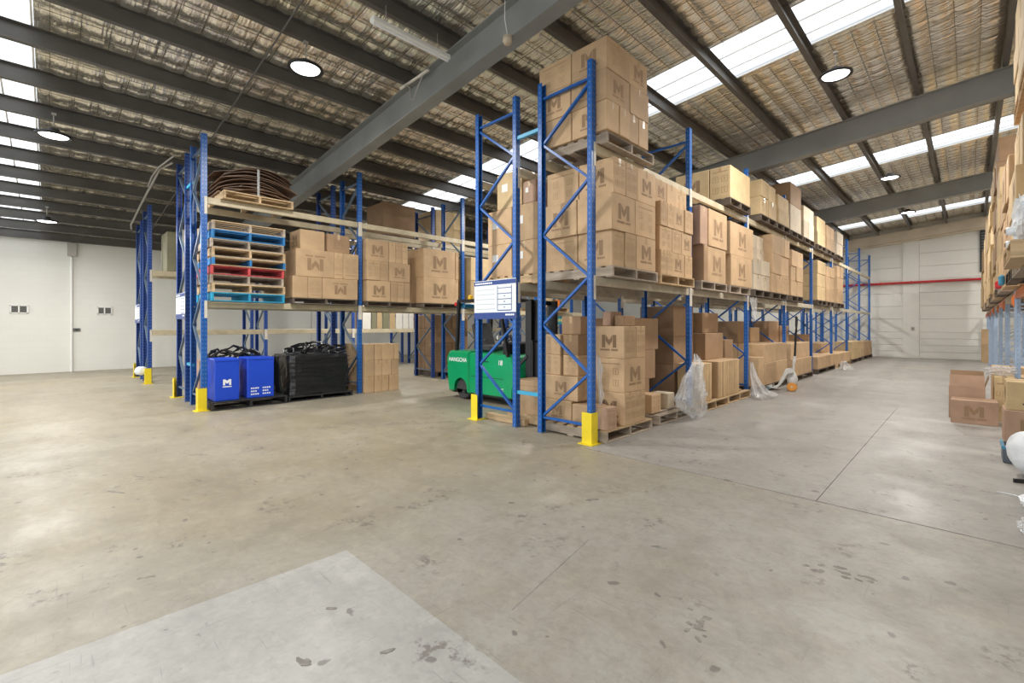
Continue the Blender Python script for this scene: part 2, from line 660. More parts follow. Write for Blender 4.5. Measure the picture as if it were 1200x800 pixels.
PX, PY = -2.95, 1.40
slab([(PX + .0005, YN), (XR, YN), (XR, PY - .0005), (PX + .0005, PY - .0005)], 'concrete_pale')
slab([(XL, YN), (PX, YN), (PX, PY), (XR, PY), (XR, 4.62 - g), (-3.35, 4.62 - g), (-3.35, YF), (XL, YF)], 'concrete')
h_ = .0025
slab([(-3.35 + .004, 4.62 + g), (-0.93 - h_, 4.62 + g), (-0.93 - h_, 10.95), (-3.35 + .004, 10.95)], 'concrete_aisle')
slab([(-0.93 + h_, 4.62 + g), (XR, 4.62 + g), (XR, 10.95), (-0.93 + h_, 10.95)], 'concrete_aisle')
slab([(-3.35 + .004, 10.954), (XR, 10.954), (XR, YF), (-3.35 + .004, YF)], 'concrete_aisle')

mat('stain', (0.24, 0.225, 0.205), 0.75, 0, 0.3, 18)
mat('stain_brown', (0.29, 0.245, 0.19), 0.7, 0, 0.25, 10)
rs = random.Random(77)
NST = []


def stain(cx, cy, rx, ry, ang, m='stain'):
    n = 18
    ca, sa = math.cos(ang), math.sin(ang)
    poly = []
    for k in range(n):
        a = 2 * math.pi * k / n
        r = rs.uniform(.55, 1.15)
        u, v = rx * r * math.cos(a), ry * r * math.sin(a)
        poly.append((cx + u * ca - v * sa, cy + u * sa + v * ca))
    NST.append(1)
    struct(MB().prism(poly, 'z', -.004, .0004 + .00006 * len(NST)).build('floor_stain', m, floor))


for k in range(15):
    q = k / 14
    stain(-.74 + .36 * q + rs.uniform(-.03, .03), 3.36 + .06 * q + rs.uniform(-.07, .07), rs.uniform(.012, .045), rs.uniform(.010, .022), .3 + rs.uniform(-.5, .5))
for k in range(14):
    stain(-1.02 + .010 * k + rs.uniform(-.05, .05), 2.36 - .012 * k + rs.uniform(-.05, .05), rs.uniform(.008, .030), rs.uniform(.008, .018), rs.uniform(0, 3))
for (cx, cy, rx, ry, an) in ((-5.45, .42, .10, .014, .55), (-5.85, .62, .08, .012, .5), (-4.9, 1.4, .03, .012, .2), (-3.5, 3.0, .05, .02, 0), (-2.3, 3.3, .06, .02, 1), (-1.5, 2.9, .06, .02, .4), (-2.4, 1.05, .03, .012, .8), (-2.1, .8, .05, .02, .3), (-1.9, 1.1, .04, .015, 1.2), (-1.5, 1.2, .05, .015, .2)):
    stain(cx, cy, rx, ry, an)
for (cx, cy, rx, ry, an) in ((-6.1, 3.85, .75, .05, .95), (-6.4, 3.6, .5, .035, .95)):
    stain(cx, cy, rx, ry, an, 'stain_brown')
struct(MB().bar((-1.89, 2.66, 0), (-1.71, 1.72, 0), .006, .0012).build('floor_scratch', 'stain', floor))

# ------------------------------------------------------------------ walls
WT = 0.25


def gable(x0, x1):
    return [(x0, -0.03), (x1, -0.03), (x1, zr(x1) + .5), (x0, zr(x0) + .5)]


wall_end = struct(MB().prism(gable(XL - WT, XR + WT), 'y', YF, YF + WT).build('wall_end', 'wall_white'))
wall_left = struct(MB().box(XL - WT, XL - .03, YN, YF, -.03, zr(XL) + .35).build('wall_left', 'joint_dark'))
for a, b_ in ((YN, 0.505), (0.525, 8.2), (8.22, 16.0), (16.02, YF)):
    struct(MB().box(XL - .06, XL, a, b_, -.03, zr(XL) + .3).build('wall_panel', 'wall_white', wall_left))
wall_right = struct(MB().box(XR, XR + WT, YN, YF, -.03, zr(XR) + .5).build('wall_right', 'wall_white'))
# pier, end rafter and the lighter panels of the end wall
struct(MB().box(-2.2, -1.63, YF - .10, YF, -.0, zr(-1.9) - .02).build('end_wall_pier', 'wall_white', wall_end))
struct(MB().prism([(XL, zr(XL) - .42), (XR, zr(XR) - .42), (XR, zr(XR) + .02), (XL, zr(XL) + .02)], 'y', YF - .30, YF).build('end_rafter', 'beam_tan', wall_end))
struct(MB().prism([(XL, zr(XL) - .50), (XR, zr(XR) - .50), (XR, zr(XR) - .425), (XL, zr(XL) - .425)], 'y', YF - .2, YF).build('end_rafter_flange', 'beam_tan', wall_end))
zc = 0.0
for k, hgt in enumerate((.30, .30, .30, .30, .60, .60, .60, .60, .60, .60, .60)):
    for (a, b_) in ((-9.0, -2.205), (-1.625, XR)):
        top = min(zc + hgt, zr(a) - .51 if a < -5 else zr(-1.6) - .51)
        if top - zc > .1:
            struct(MB().cbox(a, b_, YF - .03, YF + .002, zc + .006, top - .006, .006).build('wall_panel', 'wall_white', wall_end))
    zc += hgt
# drop pipe and strap on the left wall joint
mb = MB().tube([(XL + .06, 0.50, 0.0), (XL + .06, 0.50, 3.72)], .035, 8)
mb.build('pipe', 'white_paint')
tag(bpy.data.objects['pipe'], 'white vertical drain pipe on the joint of the left wall', 'pipe')
t = thing('switch_box', 'small grey switch box on left wall beside the drain pipe', 'switch', (XL, .62, 1.36))
MB().cbox(0, .05, -.09, .09, -.05, .05, .008).build('box', 'vent_dark', t)
MB().box(.05, .06, -.03, .03, -.02, .02).build('switch_lever', 'black_metal', t)
MB().box(XL, XL + .1, .40, .62, 3.75, 4.18).build('roof_bracket', 'cable_grey', wall_left)
bpy.data.objects['roof_bracket']['kind'] = 'structure'
for (y0, y1, lab) in ((-.86, -.47, 'dark louvred wall vent left of the drain pipe'), (1.12, 1.50, 'dark louvred wall vent right of the drain pipe, towards the racks')):
    t = thing('wall_vent', lab, 'vent', (XL, (y0 + y1) / 2, 2.0))
    w = (y1 - y0) / 2
    f = MB()
    for a in (-w, w - .03, -.02):
        f.box(0, .04, a, a + .035, -.12, .12)
    f.box(0, .04, -w, w, .10, .13).box(0, .04, -w, w, -.13, -.10)
    f.build('vent_frame', 'white_paint', t)
    MB().box(0, .01, -w, w, -.1, .1).build('vent_back', 'vent_dark', t)
    for k in range(4):
        MB().box(.008, .03, -w + .03, w - .03, -.085 + k * .05, -.062 + k * .05).build('louver', 'vent_dark', t)
# red sprinkler pipe on the end wall
t = thing('fire_pipe', 'long red fire pipe crossing the end wall', 'pipe', (0, YF - .165, 3.48))
MB().tube([(-9.5, 0, 0), (3.5, 0, 0)], .055, 10).build('pipe_run', 'fire_red', t)
for x in (-8.0, -5.0, -3.0, -1.9, .4):
    MB().box(x - .02, x + .02, -.07, .06, -.07, .07).build('pipe_clamp', 'fire_red', t)
# black louvred panel high on the end wall
t = thing('louvre_panel', 'tall black louvred panel high on end wall behind right-hand stacks', 'vent', (.72, YF - .006, 4.67))
MB().box(-.40, .40, -.10, 0, -.88, .88).build('panel_box', 'black_metal', t)
for k in range(14):
    MB().box(-.36, .36, -.13, -.10, -.82 + k * .12, -.75 + k * .12).build('louver', 'vent_dark', t)
# door handle and plates on the end wall pier
t = thing('switch_plate', 'small grey switch plate on the white end wall pier', 'switch', (-1.85, YF - .104, 1.35))
MB().cbox(-.06, .06, -.03, 0, -.08, .08, .006).build('plate', 'cable_grey', t)
MB().box(-.02, .02, -.045, -.03, -.03, .03).build('rocker', 'vent_dark', t)

# ------------------------------------------------------------------ roof
SKY = [(-1.45, -.15), (7.65, 8.95), (15.75, 16.98), (25.05, 26.2)]
ystrips = []
y = YN
for a, b_ in SKY:
    ystrips.append((y, a))
    y = b_
ystrips.append((y, YF + .2))
ceiling = struct(MB().build('ceiling', 'roof_sheet'))
cm = MB()
for a, b_ in ystrips:
    cm.prism([(XL - .2, zr(XL - .2) + .36), (XR + .2, zr(XR + .2) + .36), (XR + .2, zr(XR + .2) + .40), (XL - .2, zr(XL - .2) + .40)], 'y', a, b_)
ceiling.data = cm.mesh('ceiling', 'roof_sheet')
PXS = [-8.97 + 1.174 * k for k in range(-10, 12)]
PXS = [x for x in PXS if XL < x < XR]
for i, (a, b_) in enumerate(SKY):
    w = MB()
    # corrugated translucent sheet
    n = 12
    prof = []
    vs = []
    for j in range(n + 1):
        yy = a - .05 + (b_ - a + .1) * j / n
        dz = .02 if j % 2 else 0
        vs += [(XL, yy, zr(XL) + .31 + dz), (XR, yy, zr(XR) + .31 + dz)]
    w.add(vs, [(2 * j, 2 * j + 1, 2 * j + 3, 2 * j + 2) for j in range(n)])
    o = struct(w.build('window_%d' % (i + 1), 'skylight'))
    for fy in (a + .02, a + (b_ - a) * .36, a + (b_ - a) * .70, b_ - .02):
        struct(MB().prism([(XL, zr(XL) + .28), (XR, zr(XR) + .28), (XR, zr(XR) + .305), (XL, zr(XL) + .305)], 'y', fy - .012, fy + .012).build('glazing_bar', 'white_paint', o))
# purlins: C sections along the building
for x in PXS:
    z = zr(x)
    c = MB().prism([(x, z + .012), (x + .075, z + .018), (x + .075, z + .045), (x + .068, z + .045), (x + .068, z + .026), (x + .006, z + .02), (x + .006, z + .255), (x + .075, z + .261), (x + .075, z + .27), (x, z + .265)], 'y', YN, YF)
    struct(c.build('purlin', 'steel_dark', ceiling))
# foil blankets sagging between the mesh wires
edges = [XL] + PXS + [XR]
for (a, b_) in ystrips:
    ny = max(2, int(round((b_ - a) / .047)))
    for x0, x1 in zip(edges[:-1], edges[1:]):
        if x1 - x0 < .3:
            continue
        nx = max(4, int(round((x1 - x0) / .2935)) * 5)
        vs, fs = [], []
        for i in range(nx + 1):
            x = x0 + (x1 - x0) * i / nx
            sx = abs(math.sin(math.pi * (i / 5.0)))
            for j in range(ny + 1):
                yy = a + (b_ - a) * j / ny
                sy = abs(math.sin(math.pi * (yy / .30)))
                p = .048 * (sx ** .45) * (.15 + .85 * sy ** .5) + .010 * math.sin(yy * 2.3 + x * 3.1) + random.uniform(-.004, .004)
                vs.append((x, yy, zr(x) + .285 - p * min(1.0, (yy - a) / .12, (b_ - yy) / .12)))
        for i in range(nx):
            for j in range(ny):
                k = i * (ny + 1) + j
                fs.append((k, k + 1, k + ny + 2, k + ny + 1))
        me = bpy.data.meshes.new('insulation_blanket')
        me.from_pydata(vs, [], fs)
        me.materials.append(MATS['foil'])
        me.polygons.foreach_set('use_smooth', [True] * len(fs))
        o = link('insulation_blanket', me, ceiling)
        o['kind'] = 'structure'
# wire safety mesh under the foil: one joined net
wm = MB()
for (a, b_) in ystrips:
    if b_ < -1:
        continue
    for x0, x1 in zip(edges[:-1], edges[1:]):
        if x1 - x0 < .3:
            continue
        for k in (1, 2, 3):
            xx = x0 + (x1 - x0) * k / 4
            wm.box(xx - .0025, xx + .0025, a, b_, zr(xx) + .240, zr(xx) + .246)
    yy = math.ceil(a / .3) * .3
    while yy < b_:
        wm.prism([(XL, zr(XL) + .240), (XR, zr(XR) + .240), (XR, zr(XR) + .246), (XL, zr(XL) + .246)], 'y', yy - .0025, yy + .0025)
        yy += .3
o = wm.build('mesh_wire', 'wire', ceiling)
o['kind'] = 'stuff'
# rafters: sloping I sections across the building
for y in (-3.55, 4.25, 12.05, 19.85):
    r = MB()

    def web(z0, z1, w):
        r.prism([(XL, zr(XL) + z0), (XR, zr(XR) + z0), (XR, zr(XR) + z1), (XL, zr(XL) + z1)], 'y', y - w / 2, y + w / 2)
    web(-.50, -.484, .22)
    web(-.484, -.018, .012)
    web(-.018, -.002, .22)
    struct(r.build('rafter', 'steel_rafter', ceiling))
    for x in PXS:
        struct(MB().box(x - .012, x - .002, y - .05, y + .05, zr(x) - .004, zr(x) + .17).build('purlin_cleat', 'cable_grey', ceiling))
# conduit slung under the purlins over the left aisle
mb = MB().tube([(x, 2.2, zr(x) - .016) for x in (-20.5, -16, -12, -8, -4, 0, 3)], .012, 6)
tag(mb.build('conduit', 'steel_dark'), 'thin grey conduit slung across the underside of the roof purlins', 'cable')

# ------------------------------------------------------------------ lights
LAMPS = [
    (-6.57, 2.52, 'round high bay lamp hanging over the aisle left of the near rafter'),
    (-10.92, 0.05, 'round high bay lamp nearest the first skylight, over the open floor'),
    (-16.75, -0.05, 'round high bay lamp low beside the left wall'),
    (-1.53, 8.94, 'round high bay lamp beside the second skylight over the wide aisle'),
    (-1.54, 16.19, 'round high bay lamp beside the third skylight over the wide aisle'),
    (-1.56, 21.6, 'round high bay lamp nearest the end wall over the wide aisle'),
    (-7.6, 9.4, 'added unseen high bay lamp over the forklift aisle behind the first rafter'),  # this and the lamps below are unseen, added to light the room
    (-7.6, 16.6, 'added unseen high bay lamp deep in the forklift aisle'),
    (-13.3, 7.6, 'added unseen high bay lamp over the aisle behind the rack of empty pallets'),
    (2.9, 9.0, 'added unseen high bay lamp over the right-hand rack, near end'),  # unseen row and far aisle lamp, added to brighten the far end
    (2.9, 16.4, 'added unseen high bay lamp over the right-hand rack, middle'),
    (2.9, 24.2, 'added unseen high bay lamp over the right-hand rack, by the end wall'),
    (-7.6, 23.6, 'added unseen high bay lamp far down the forklift aisle by the end wall'),
    (-1.5, -2.2, 'added unseen high bay lamp behind the camera over the wide aisle'),  # unseen lamps added behind the camera for more light
    (-8.0, -5.2, 'added unseen high bay lamp behind the camera over the open floor'),
    (-14.5, -5.2, 'added unseen high bay lamp behind the camera near the left wall'),
]
lamp_meshes = None
for (x, y, lab) in LAMPS:
    zt = zr(x) - .02
    t = thing('high_bay_lamp', lab, 'lamp', (x, y, zt - .36), 'high bay lamps under the roof')
    if lamp_meshes is None:
        hs = MB().lathe([(.03, .12), (.07, .115), (.075, .06), (.12, .045), (.20, .035), (.232, .016), (.232, -.012), (.20, -.014), (.185, .008), (.02, .010)], 28)
        ln = MB().lathe([(.002, -.012), (.12, -.012), (.175, -.006), (.184, .005), (.002, .0055)], 28)
        ch = MB().tube([(0, 0, .16), (0, 0, .37)], .008, 6).box(-.03, .03, -.03, .03, .35, .38)
        lamp_meshes = (hs.mesh('housing', 'black_metal', True), ln.mesh('lens', 'lamp_glow'), ch.mesh('chain', 'cable_grey'))
    for nm, me in zip(('housing', 'lens', 'chain'), lamp_meshes):
        link(nm, me, t)
    ld = bpy.data.lights.new('lamp_light', 'AREA')
    ld.shape = 'DISK'
    ld.size = .38
    ld.energy = LAMP_WATTS
    ld.color = LAMP_COLOR
    lo = bpy.data.objects.new('lamp_light', ld)
    COL.objects.link(lo)
    lo.parent = t
    lo.location = (0, 0, -.03)
t = thing('batten_light', 'long white batten light hanging beside the near rafter', 'lamp', (-5.27, 3.42, zr(-5.27) - .30))
MB().cbox(-.05, .05, -.60, .60, 0, .07, .012).build('housing', 'white_paint', t)
MB().tube([(0, -.58, -.012), (0, .58, -.012)], .016, 8).build('tube', 'white_print', t)
for s in (-.4, .4):
    MB().tube([(0, s, .07), (0, s, .30)], .004, 5).build('hanger', 'cable_grey', t)
t = thing('round_sensor', 'small cream round sensor hung under the near rafter', 'sensor', (-4.16, 4.10, zr(-4.16) - .50))
MB().lathe([(.02, 0), (.055, -.01), (.06, -.07), (.05, -.10), (.01, -.105)], 16).build('sensor_body', 'kraft_white', t, smooth=True)
MB().tube([(0, 0, 0), (-.02, -.03, .22), (0, -.04, .5)], .005, 5).build('cable', 'white_paint', t)
t = thing('cable_clip', 'loop of grey cable with clips hanging on the near rafter flange', 'cable', (-6.35, 4.11, zr(-6.35) - .07))
MB().tube([(-.25, 0, .02), (-.1, -.03, -.02), (0, -.05, -.12), (.03, -.05, -.30), (.1, -.04, -.33), (.16, -.02, -.18), (.3, 0, 0)], .010, 6).build('cable_loop', 'cable_grey', t)
MB().tube([(-.35, 0, .02), (.45, 0, .02)], .022, 6).build('conduit_end', 'plate_white', t)

# ------------------------------------------------------------------ rack parts
MESH = {}


def cached(key, fn):
    if key not in MESH:
        MESH[key] = fn()
    return MESH[key]


def upright_mesh(h, m):
    def fn():
        c = MB()
        # C section: face toward +x, hollow toward -x
        c.prism([(-.035, -.045), (.035, -.045), (.035, .045), (-.035, .045), (-.035, .030), (-.028, .030), (-.028, .038), (.028, .038), (.028, -.038), (-.028, -.038), (-.028, -.030), (-.035, -.030)], 'z', .008, h)
        return c.mesh('upright', m)
    return cached(('up', h, m), fn)


def foot_mesh():
    return cached('foot', lambda: MB().box(-.06, .06, -.07, .07, 0, .008).mesh('base_plate', 'grey_metal'))


def frame(xf, xr, y, label, group, h=H, m='upright_blue', bm='rack_blue', rx=None):
    """Two uprights joined by zigzag braces; xf is the aisle face."""
    t = thing('rack_frame', label, 'rack frame', ((xf + xr) / 2, y, 0), group)
    d = (xf - xr) / 2
    s = 1 if d > 0 else -1
    for x, r in ((d, 0 if s > 0 else math.pi), (-d, math.pi if s > 0 else 0)):
        link('upright', upright_mesh(h, m), t, (x, 0, 0), r)
        link('base_plate', foot_mesh(), t, (x, 0, 0))
    zs = [.24, .88, 1.51, 2.13, 2.76, 3.39, 4.02, 4.60]
    nodes = []
    for i, z in enumerate(zs):
        if z > h - .15:
            break
        nodes.append((-d if i % 2 == 0 else d, z))
    key = ('br', round(d, 3), bm)
    for (xa, za), (xb, zb) in zip(nodes[:-1], nodes[1:]):
        k = (round(xa, 3), za, round(xb, 3), zb, bm)
        me = cached(k, lambda: MB().bar((xa * .93, 0, za), (xb * .93, 0, zb), .03, .042, (0, 1, 0)).mesh('brace', bm))
        link('brace', me, t)
    for z in (.22, h - .22):
        me = cached(('hb', round(abs(d), 3), z, bm), lambda: MB().bar((-abs(d) * .95, 0, z), (abs(d) * .95, 0, z), .042, .03).mesh('brace', bm))
        link('brace', me, t)
    return t


def beam(xc, y0, y1, ztop, label, group, side, m='beam_cream', pm='plate_white', hh=.115):
    """Box beam between two frames with a hooked connector plate at each end; side=+1 plates toward +x."""
    t = thing('rack_beam', label, 'rack beam', (xc, (y0 + y1) / 2, ztop), group)
    L = (y1 - y0) / 2 - .047
    b_ = cached(('beam', round(L, 3), hh, m), lambda: MB().cbox(-.028, .028, -L, L, -hh, 0, .006).mesh('beam_box', m))
    link('beam_box', b_, t)
    pl = cached(('plate', side, pm), lambda: MB().cbox(.036 * side - .004, .036 * side + .004, -.001, .044, -.30, .01, .002).box(.036 * side - .008, .036 * side + .008, .012, .030, -.09, -.06).mesh('connector_plate', pm))
    link('connector_plate', pl, t, (0, -L - .046, 0))
    link('connector_plate', pl, t, (0, L + .003, 0))
    return t


def guard(x, y, s, label, h=.40, m='guard_yellow'):
    """Bent yellow plate protector round the foot of an upright, open toward the rack."""
    t = thing('column_guard', label, 'guard', (x, y, 0), 'yellow column guards')
    e = .075
    MB().prism([(s * e, e * .8), (s * e, -e), (-s * e, -e), (-s * e, -e + .008), (s * (e - .008), -e + .008), (s * (e - .008), e * .8)][::(1 if s < 0 else -1)], 'z', .01, h).build('guard_plate', m, t)
    MB().box(-.11, .11, -.12, .10, 0, .01).build('foot_flange', m, t)
    return t


GA = 'frames of the aisle rack'
for i, y in enumerate(AY):
    nm = ORD[i]
    extra = {0: 'blue corner upright frame with zigzag braces, beside the yellow guard, aisle rack', 8: 'last blue upright frame of the aisle rack by the end wall'}.get(i, 'blue upright frame of the aisle rack, %s from the yellow guard' % nm)
    frame(A1F, A1R, y, extra, GA)
for i, y in enumerate(AY):
    frame(A2F, A2R, y, 'blue upright frame carrying the white load sign, back-to-back rack' if i == 0 else 'blue upright frame of rack behind the aisle rack, %s from the load sign' % ORD[i], 'frames of the rack behind the aisle rack')
for i, y in enumerate(BY):
    frame(B1F, B1R, y, 'blue upright frame beside the stack of coloured pallets' if i == 0 else 'blue upright frame of the coloured pallet rack, %s along the forklift aisle' % ORD[i], 'frames of the coloured pallet rack', bm='brace_steel')
    frame(B2F, B2R, y, 'dark blue upright frame, %s along, backing onto the coloured pallet rack' % ORD[i], 'frames behind the coloured pallet rack', m='upright_navy', bm='brace_steel')
for i, y in enumerate(CY):
    frame(C1F, C1R, y, 'dark blue upright frame of far left rack, %s along' % ORD[i], 'frames of the far left rack', h=4.60, m='upright_navy', bm='brace_steel')
    frame(C2F, C2R, y, 'dark blue upright frame %s along, far left rack, wall side' % ORD[i], 'frames of the far left rack, wall side', h=4.42, m='upright_navy', bm='brace_steel')
# row spacers
for (x0, x1, y, rk, ys) in ((A2R, A1R, AY[0], 'corner frame and the load sign frame', (.52, 4.26)), (B2R, B1R, BY[0], 'frames of the coloured pallet rack', (.75, 4.2))):
    for z in ys:
        tag(MB().bar((x0 + .02, y, z), (x1 - .02, y, z), .05, .05).build('row_spacer', 'spacer_cyan'), '%s light blue spacer bar between the %s' % ('low' if z < 2 else 'high', rk), 'spacer')

guard(A1F, AY[0] - .03, 1, 'bright yellow guard on corner upright of the aisle rack')
guard(A2F, AY[0] - .03, -1, 'narrow yellow guard on upright below the load sign')
guard(B1F, BY[0] - .03, 1, 'yellow guard on the upright beside two blue boxes')
guard(B2F, BY[0] - .03, -1, 'dull yellow guard on dark upright behind the coloured pallet rack')
guard(C1F, CY[0] - .03, 1, 'yellow guard on far left rack upright near white wall', m='guard_yellow')
guard(C2F, CY[0] - .03, -1, 'dull yellow guard on outermost upright of the far left rack')
tag(MB().lathe([(.01, -.02), (.10, 0), (.14, .06), (.12, .16), (.06, .20), (.01, .20)], 12, Matrix.Translation((C1F - .14, CY[0] - .16, .24))).build('plastic_bag', 'plastic_white', smooth=True), 'pale pink plastic bag behind the yellow guard of far left rack', 'bag')

# beams ------------------------------------------------------------
for i in range(8):
    for ztop, lev, m in ((2.13, 'lower', 'beam_grey'), (3.83, 'upper', 'beam_cream')):
        beam(A1F, AY[i], AY[i + 1], ztop, '%s front beam of the aisle rack, bay %s from the yellow guard' % (lev, ORD[i]), 'front beams of the aisle rack', 1, m)
        beam(A1R, AY[i], AY[i + 1], ztop, '%s inner beam of the aisle rack, bay %s from the yellow guard' % (lev, ORD[i]), 'inner beams of the aisle rack', -1, m)
for i in range(6):
    for ztop, lev, m in ((2.13, 'lower', 'beam_grey'), (3.83, 'upper', 'beam_cream')):
        if i > 0 and lev == 'upper':
            continue
        beam(A2F, AY[i], AY[i + 1], ztop, '%s front beam in bay %s beyond the load sign frame' % (lev, ORD[i]), 'beams beyond the load sign', -1, m)
        beam(A2R, AY[i], AY[i + 1], ztop, '%s inner beam in bay %s beyond the load sign frame' % (lev, ORD[i]), 'beams beyond the load sign', 1, m)
for i in range(4):
    for ztop, lev in ((1.93, 'lower'), (3.77, 'upper')):
        if i == 3 and lev == 'upper':
            continue
        beam(B1F, BY[i], BY[i + 1], ztop, '%s cream front beam, bay %s of the coloured pallet rack' % (lev, ORD[i]), 'beams of the coloured pallet rack', 1)
        beam(B1R, BY[i], BY[i + 1], ztop, '%s cream inner beam, bay %s of the coloured pallet rack' % (lev, ORD[i]), 'beams of the coloured pallet rack', -1)
        if lev == 'upper' and i == 2:
            beam(B2R, BY[i], BY[i + 1], ztop, '%s inner beam, bay %s, rack behind the coloured pallets' % (lev, ORD[i]), 'beams behind the coloured pallet rack', 1)
            beam(B2F, BY[i], BY[i + 1], ztop, '%s outer beam, bay %s, rack behind the coloured pallets' % (lev, ORD[i]), 'beams behind the coloured pallet rack', -1)
for i in range(5):
    for ztop, lev in ((1.38, 'lower'), (2.93, 'upper')):
        if i > 0 and lev == 'upper':
            continue
        beam(C1F, CY[i], CY[i + 1], ztop, '%s yellowish front beam, bay %s of the far left rack' % (lev, ORD[i]), 'beams of the far left rack', 1, hh=.14)
        beam(C1R, CY[i], CY[i + 1], ztop, '%s yellowish inner beam, bay %s of the far left rack' % (lev, ORD[i]), 'beams of the far left rack', -1, hh=.14)

# load signs --------------------------------------------------------


def load_sign(xc, y, z, w, h, label):
    t = thing('load_sign', label, 'sign', (xc, y, z))
    MB().cbox(-w / 2, w / 2, -.008, 0, -h / 2, h / 2, .003).build('sign_board', 'sign_white', t)
    MB().box(-w / 2, w / 2, -.010, -.008, h / 2 - .075, h / 2 - .01).build('header_band', 'sign_blue', t)
    MB().box(-w / 2, w / 2, -.010, -.008, -h / 2, -h / 2 + .10).build('footer_band', 'sign_blue', t)
    tx = MB()
    for k in range(9):
        tx.box(-w / 2 + .03 + k * .045, -w / 2 + .065 + k * .045, -.0115, -.010, h / 2 - .055, h / 2 - .032)
    for k in range(5):
        tx.box(w / 2 - .22 + k * .038, w / 2 - .19 + k * .038, -.0115, -.010, -h / 2 + .05, -h / 2 + .075)
    tx.build('band_print', 'white_print', t)
    ln = MB()
    for k in range(5):
        ln.box(-w / 2 + .05, w * .02, -.0095, -.008, h * .25 - k * .075, h * .25 - k * .075 + .010)
    ln.build('text_lines', 'sign_line', t)
    dg = MB()
    x0, x1 = w * .08, w * .40
    for x in (x0, x1):
        dg.box(x - .006, x + .006, -.0095, -.008, -h * .28, h * .34)
    for k in range(5):
        zz = -h * .28 + k * h * .14
        dg.box(x0, x1, -.0095, -.008, zz - (.009 if k == 0 else .005), zz + .005)
    for k in range(3):
        dg.box((x0 + x1) / 2 - .01, (x0 + x1) / 2 + .01, -.0095, -.008, -h * .22 + k * h * .14, -h * .19 + k * h * .14)
    dg.build('rack_diagram', 'sign_blue', t)
    return t


load_sign(-5.18, AY[0] - .05, 1.90, .94, .60, 'white load sign with blue bands on rack end by the forklift')
load_sign(-11.30, BY[0] - .05, 1.89, .90, .52, 'white load sign on rack end behind the coloured pallet rack')
load_sign(-16.85, CY[0] - .05, 1.83, .90, .52, 'white load sign on end frame of far left rack')

# grey conduits draped across the tops of the left racks
t = thing('flexible_conduit', 'grey cable draped between the tops of the two left racks', 'cable', (0, 0, 0))
MB().tube([(-17.3, 1.68, 4.30), (-17.2, 1.66, 4.42), (-16.4, 1.66, 4.48), (-15.9, 1.66, 4.55), (-14.4, 1.66, 4.68), (-13.0, 1.66, 4.78), (-12.3, 1.66, 4.85), (-11.75, 1.8, 4.88)], .022, 6).build('cable', 'cable_grey', t)
MB().tube([(-13.6, 1.62, 4.74), (-12.9, 1.60, 4.80), (-12.2, 1.62, 4.84), (-11.3, 1.75, 4.89)], .016, 6).build('cable', 'cable_grey', t)

# ------------------------------------------------------------------ pallets
PW = 1.165


def pallet(x0, y0, z0, label, m='pallet_grey', w=PW, d=PW, group='pallets under the cartons', detail=True, h=.15, mats=None, dirx=1):
    """Pallet with its three bearers running away from the aisle; x0 is the aisle-side edge, it runs to x0 - dirx*d."""
    t = thing('pallet', label, 'pallet', (x0 - dirx * d / 2, y0 + w / 2, z0), group)
    hx, hy = d / 2 - .002, w / 2 - .002
    mt = mats or (m, m, m)

    def one(nm, x0_, x1_, y0_, y1_, za, zb, mm):
        dims = (round(x1_ - x0_, 3), round(y1_ - y0_, 3), round(zb - za, 3))
        me = cached((nm, dims, mm), lambda: MB().cbox(-dims[0] / 2, dims[0] / 2, -dims[1] / 2, dims[1] / 2, 0, dims[2], .003).mesh(nm, mm))
        link(nm, me, t, ((x0_ + x1_) / 2, (y0_ + y1_) / 2, za))
    bh = h - .04
    if detail:
        for k, yy in enumerate((-hy, -.02, hy - .04)):
            one('bearer', -hx, hx, yy, yy + .04 + (.0 if k != 1 else .0), .018, h - .02, mt[1])
        n = 7
        for k in range(n):
            a = -hx + (2 * hx - .11) * k / (n - 1)
            one('top_board', a, a + .11, -hy, hy, h - .02, h, mt[0])
        for a in (-hx, -.055, hx - .11):
            one('bottom_board', a, a + .11, -hy, hy, 0, .018, mt[2])
    else:
        q = MB()
        for yy in (-hy, -.03, hy - .06):
            q.box(-hx, hx, yy, yy + .06, .018, h - .02)
        for k in range(5):
            a = -hx + (2 * hx - .14) * k / 4
            q.box(a, a + .14, -hy, hy, h - .02, h)
        for a in (-hx, -.07, hx - .14):
            q.box(a, a + .14, -hy, hy, 0, .018)
        q.build('pallet_deck', m, t)
    return t


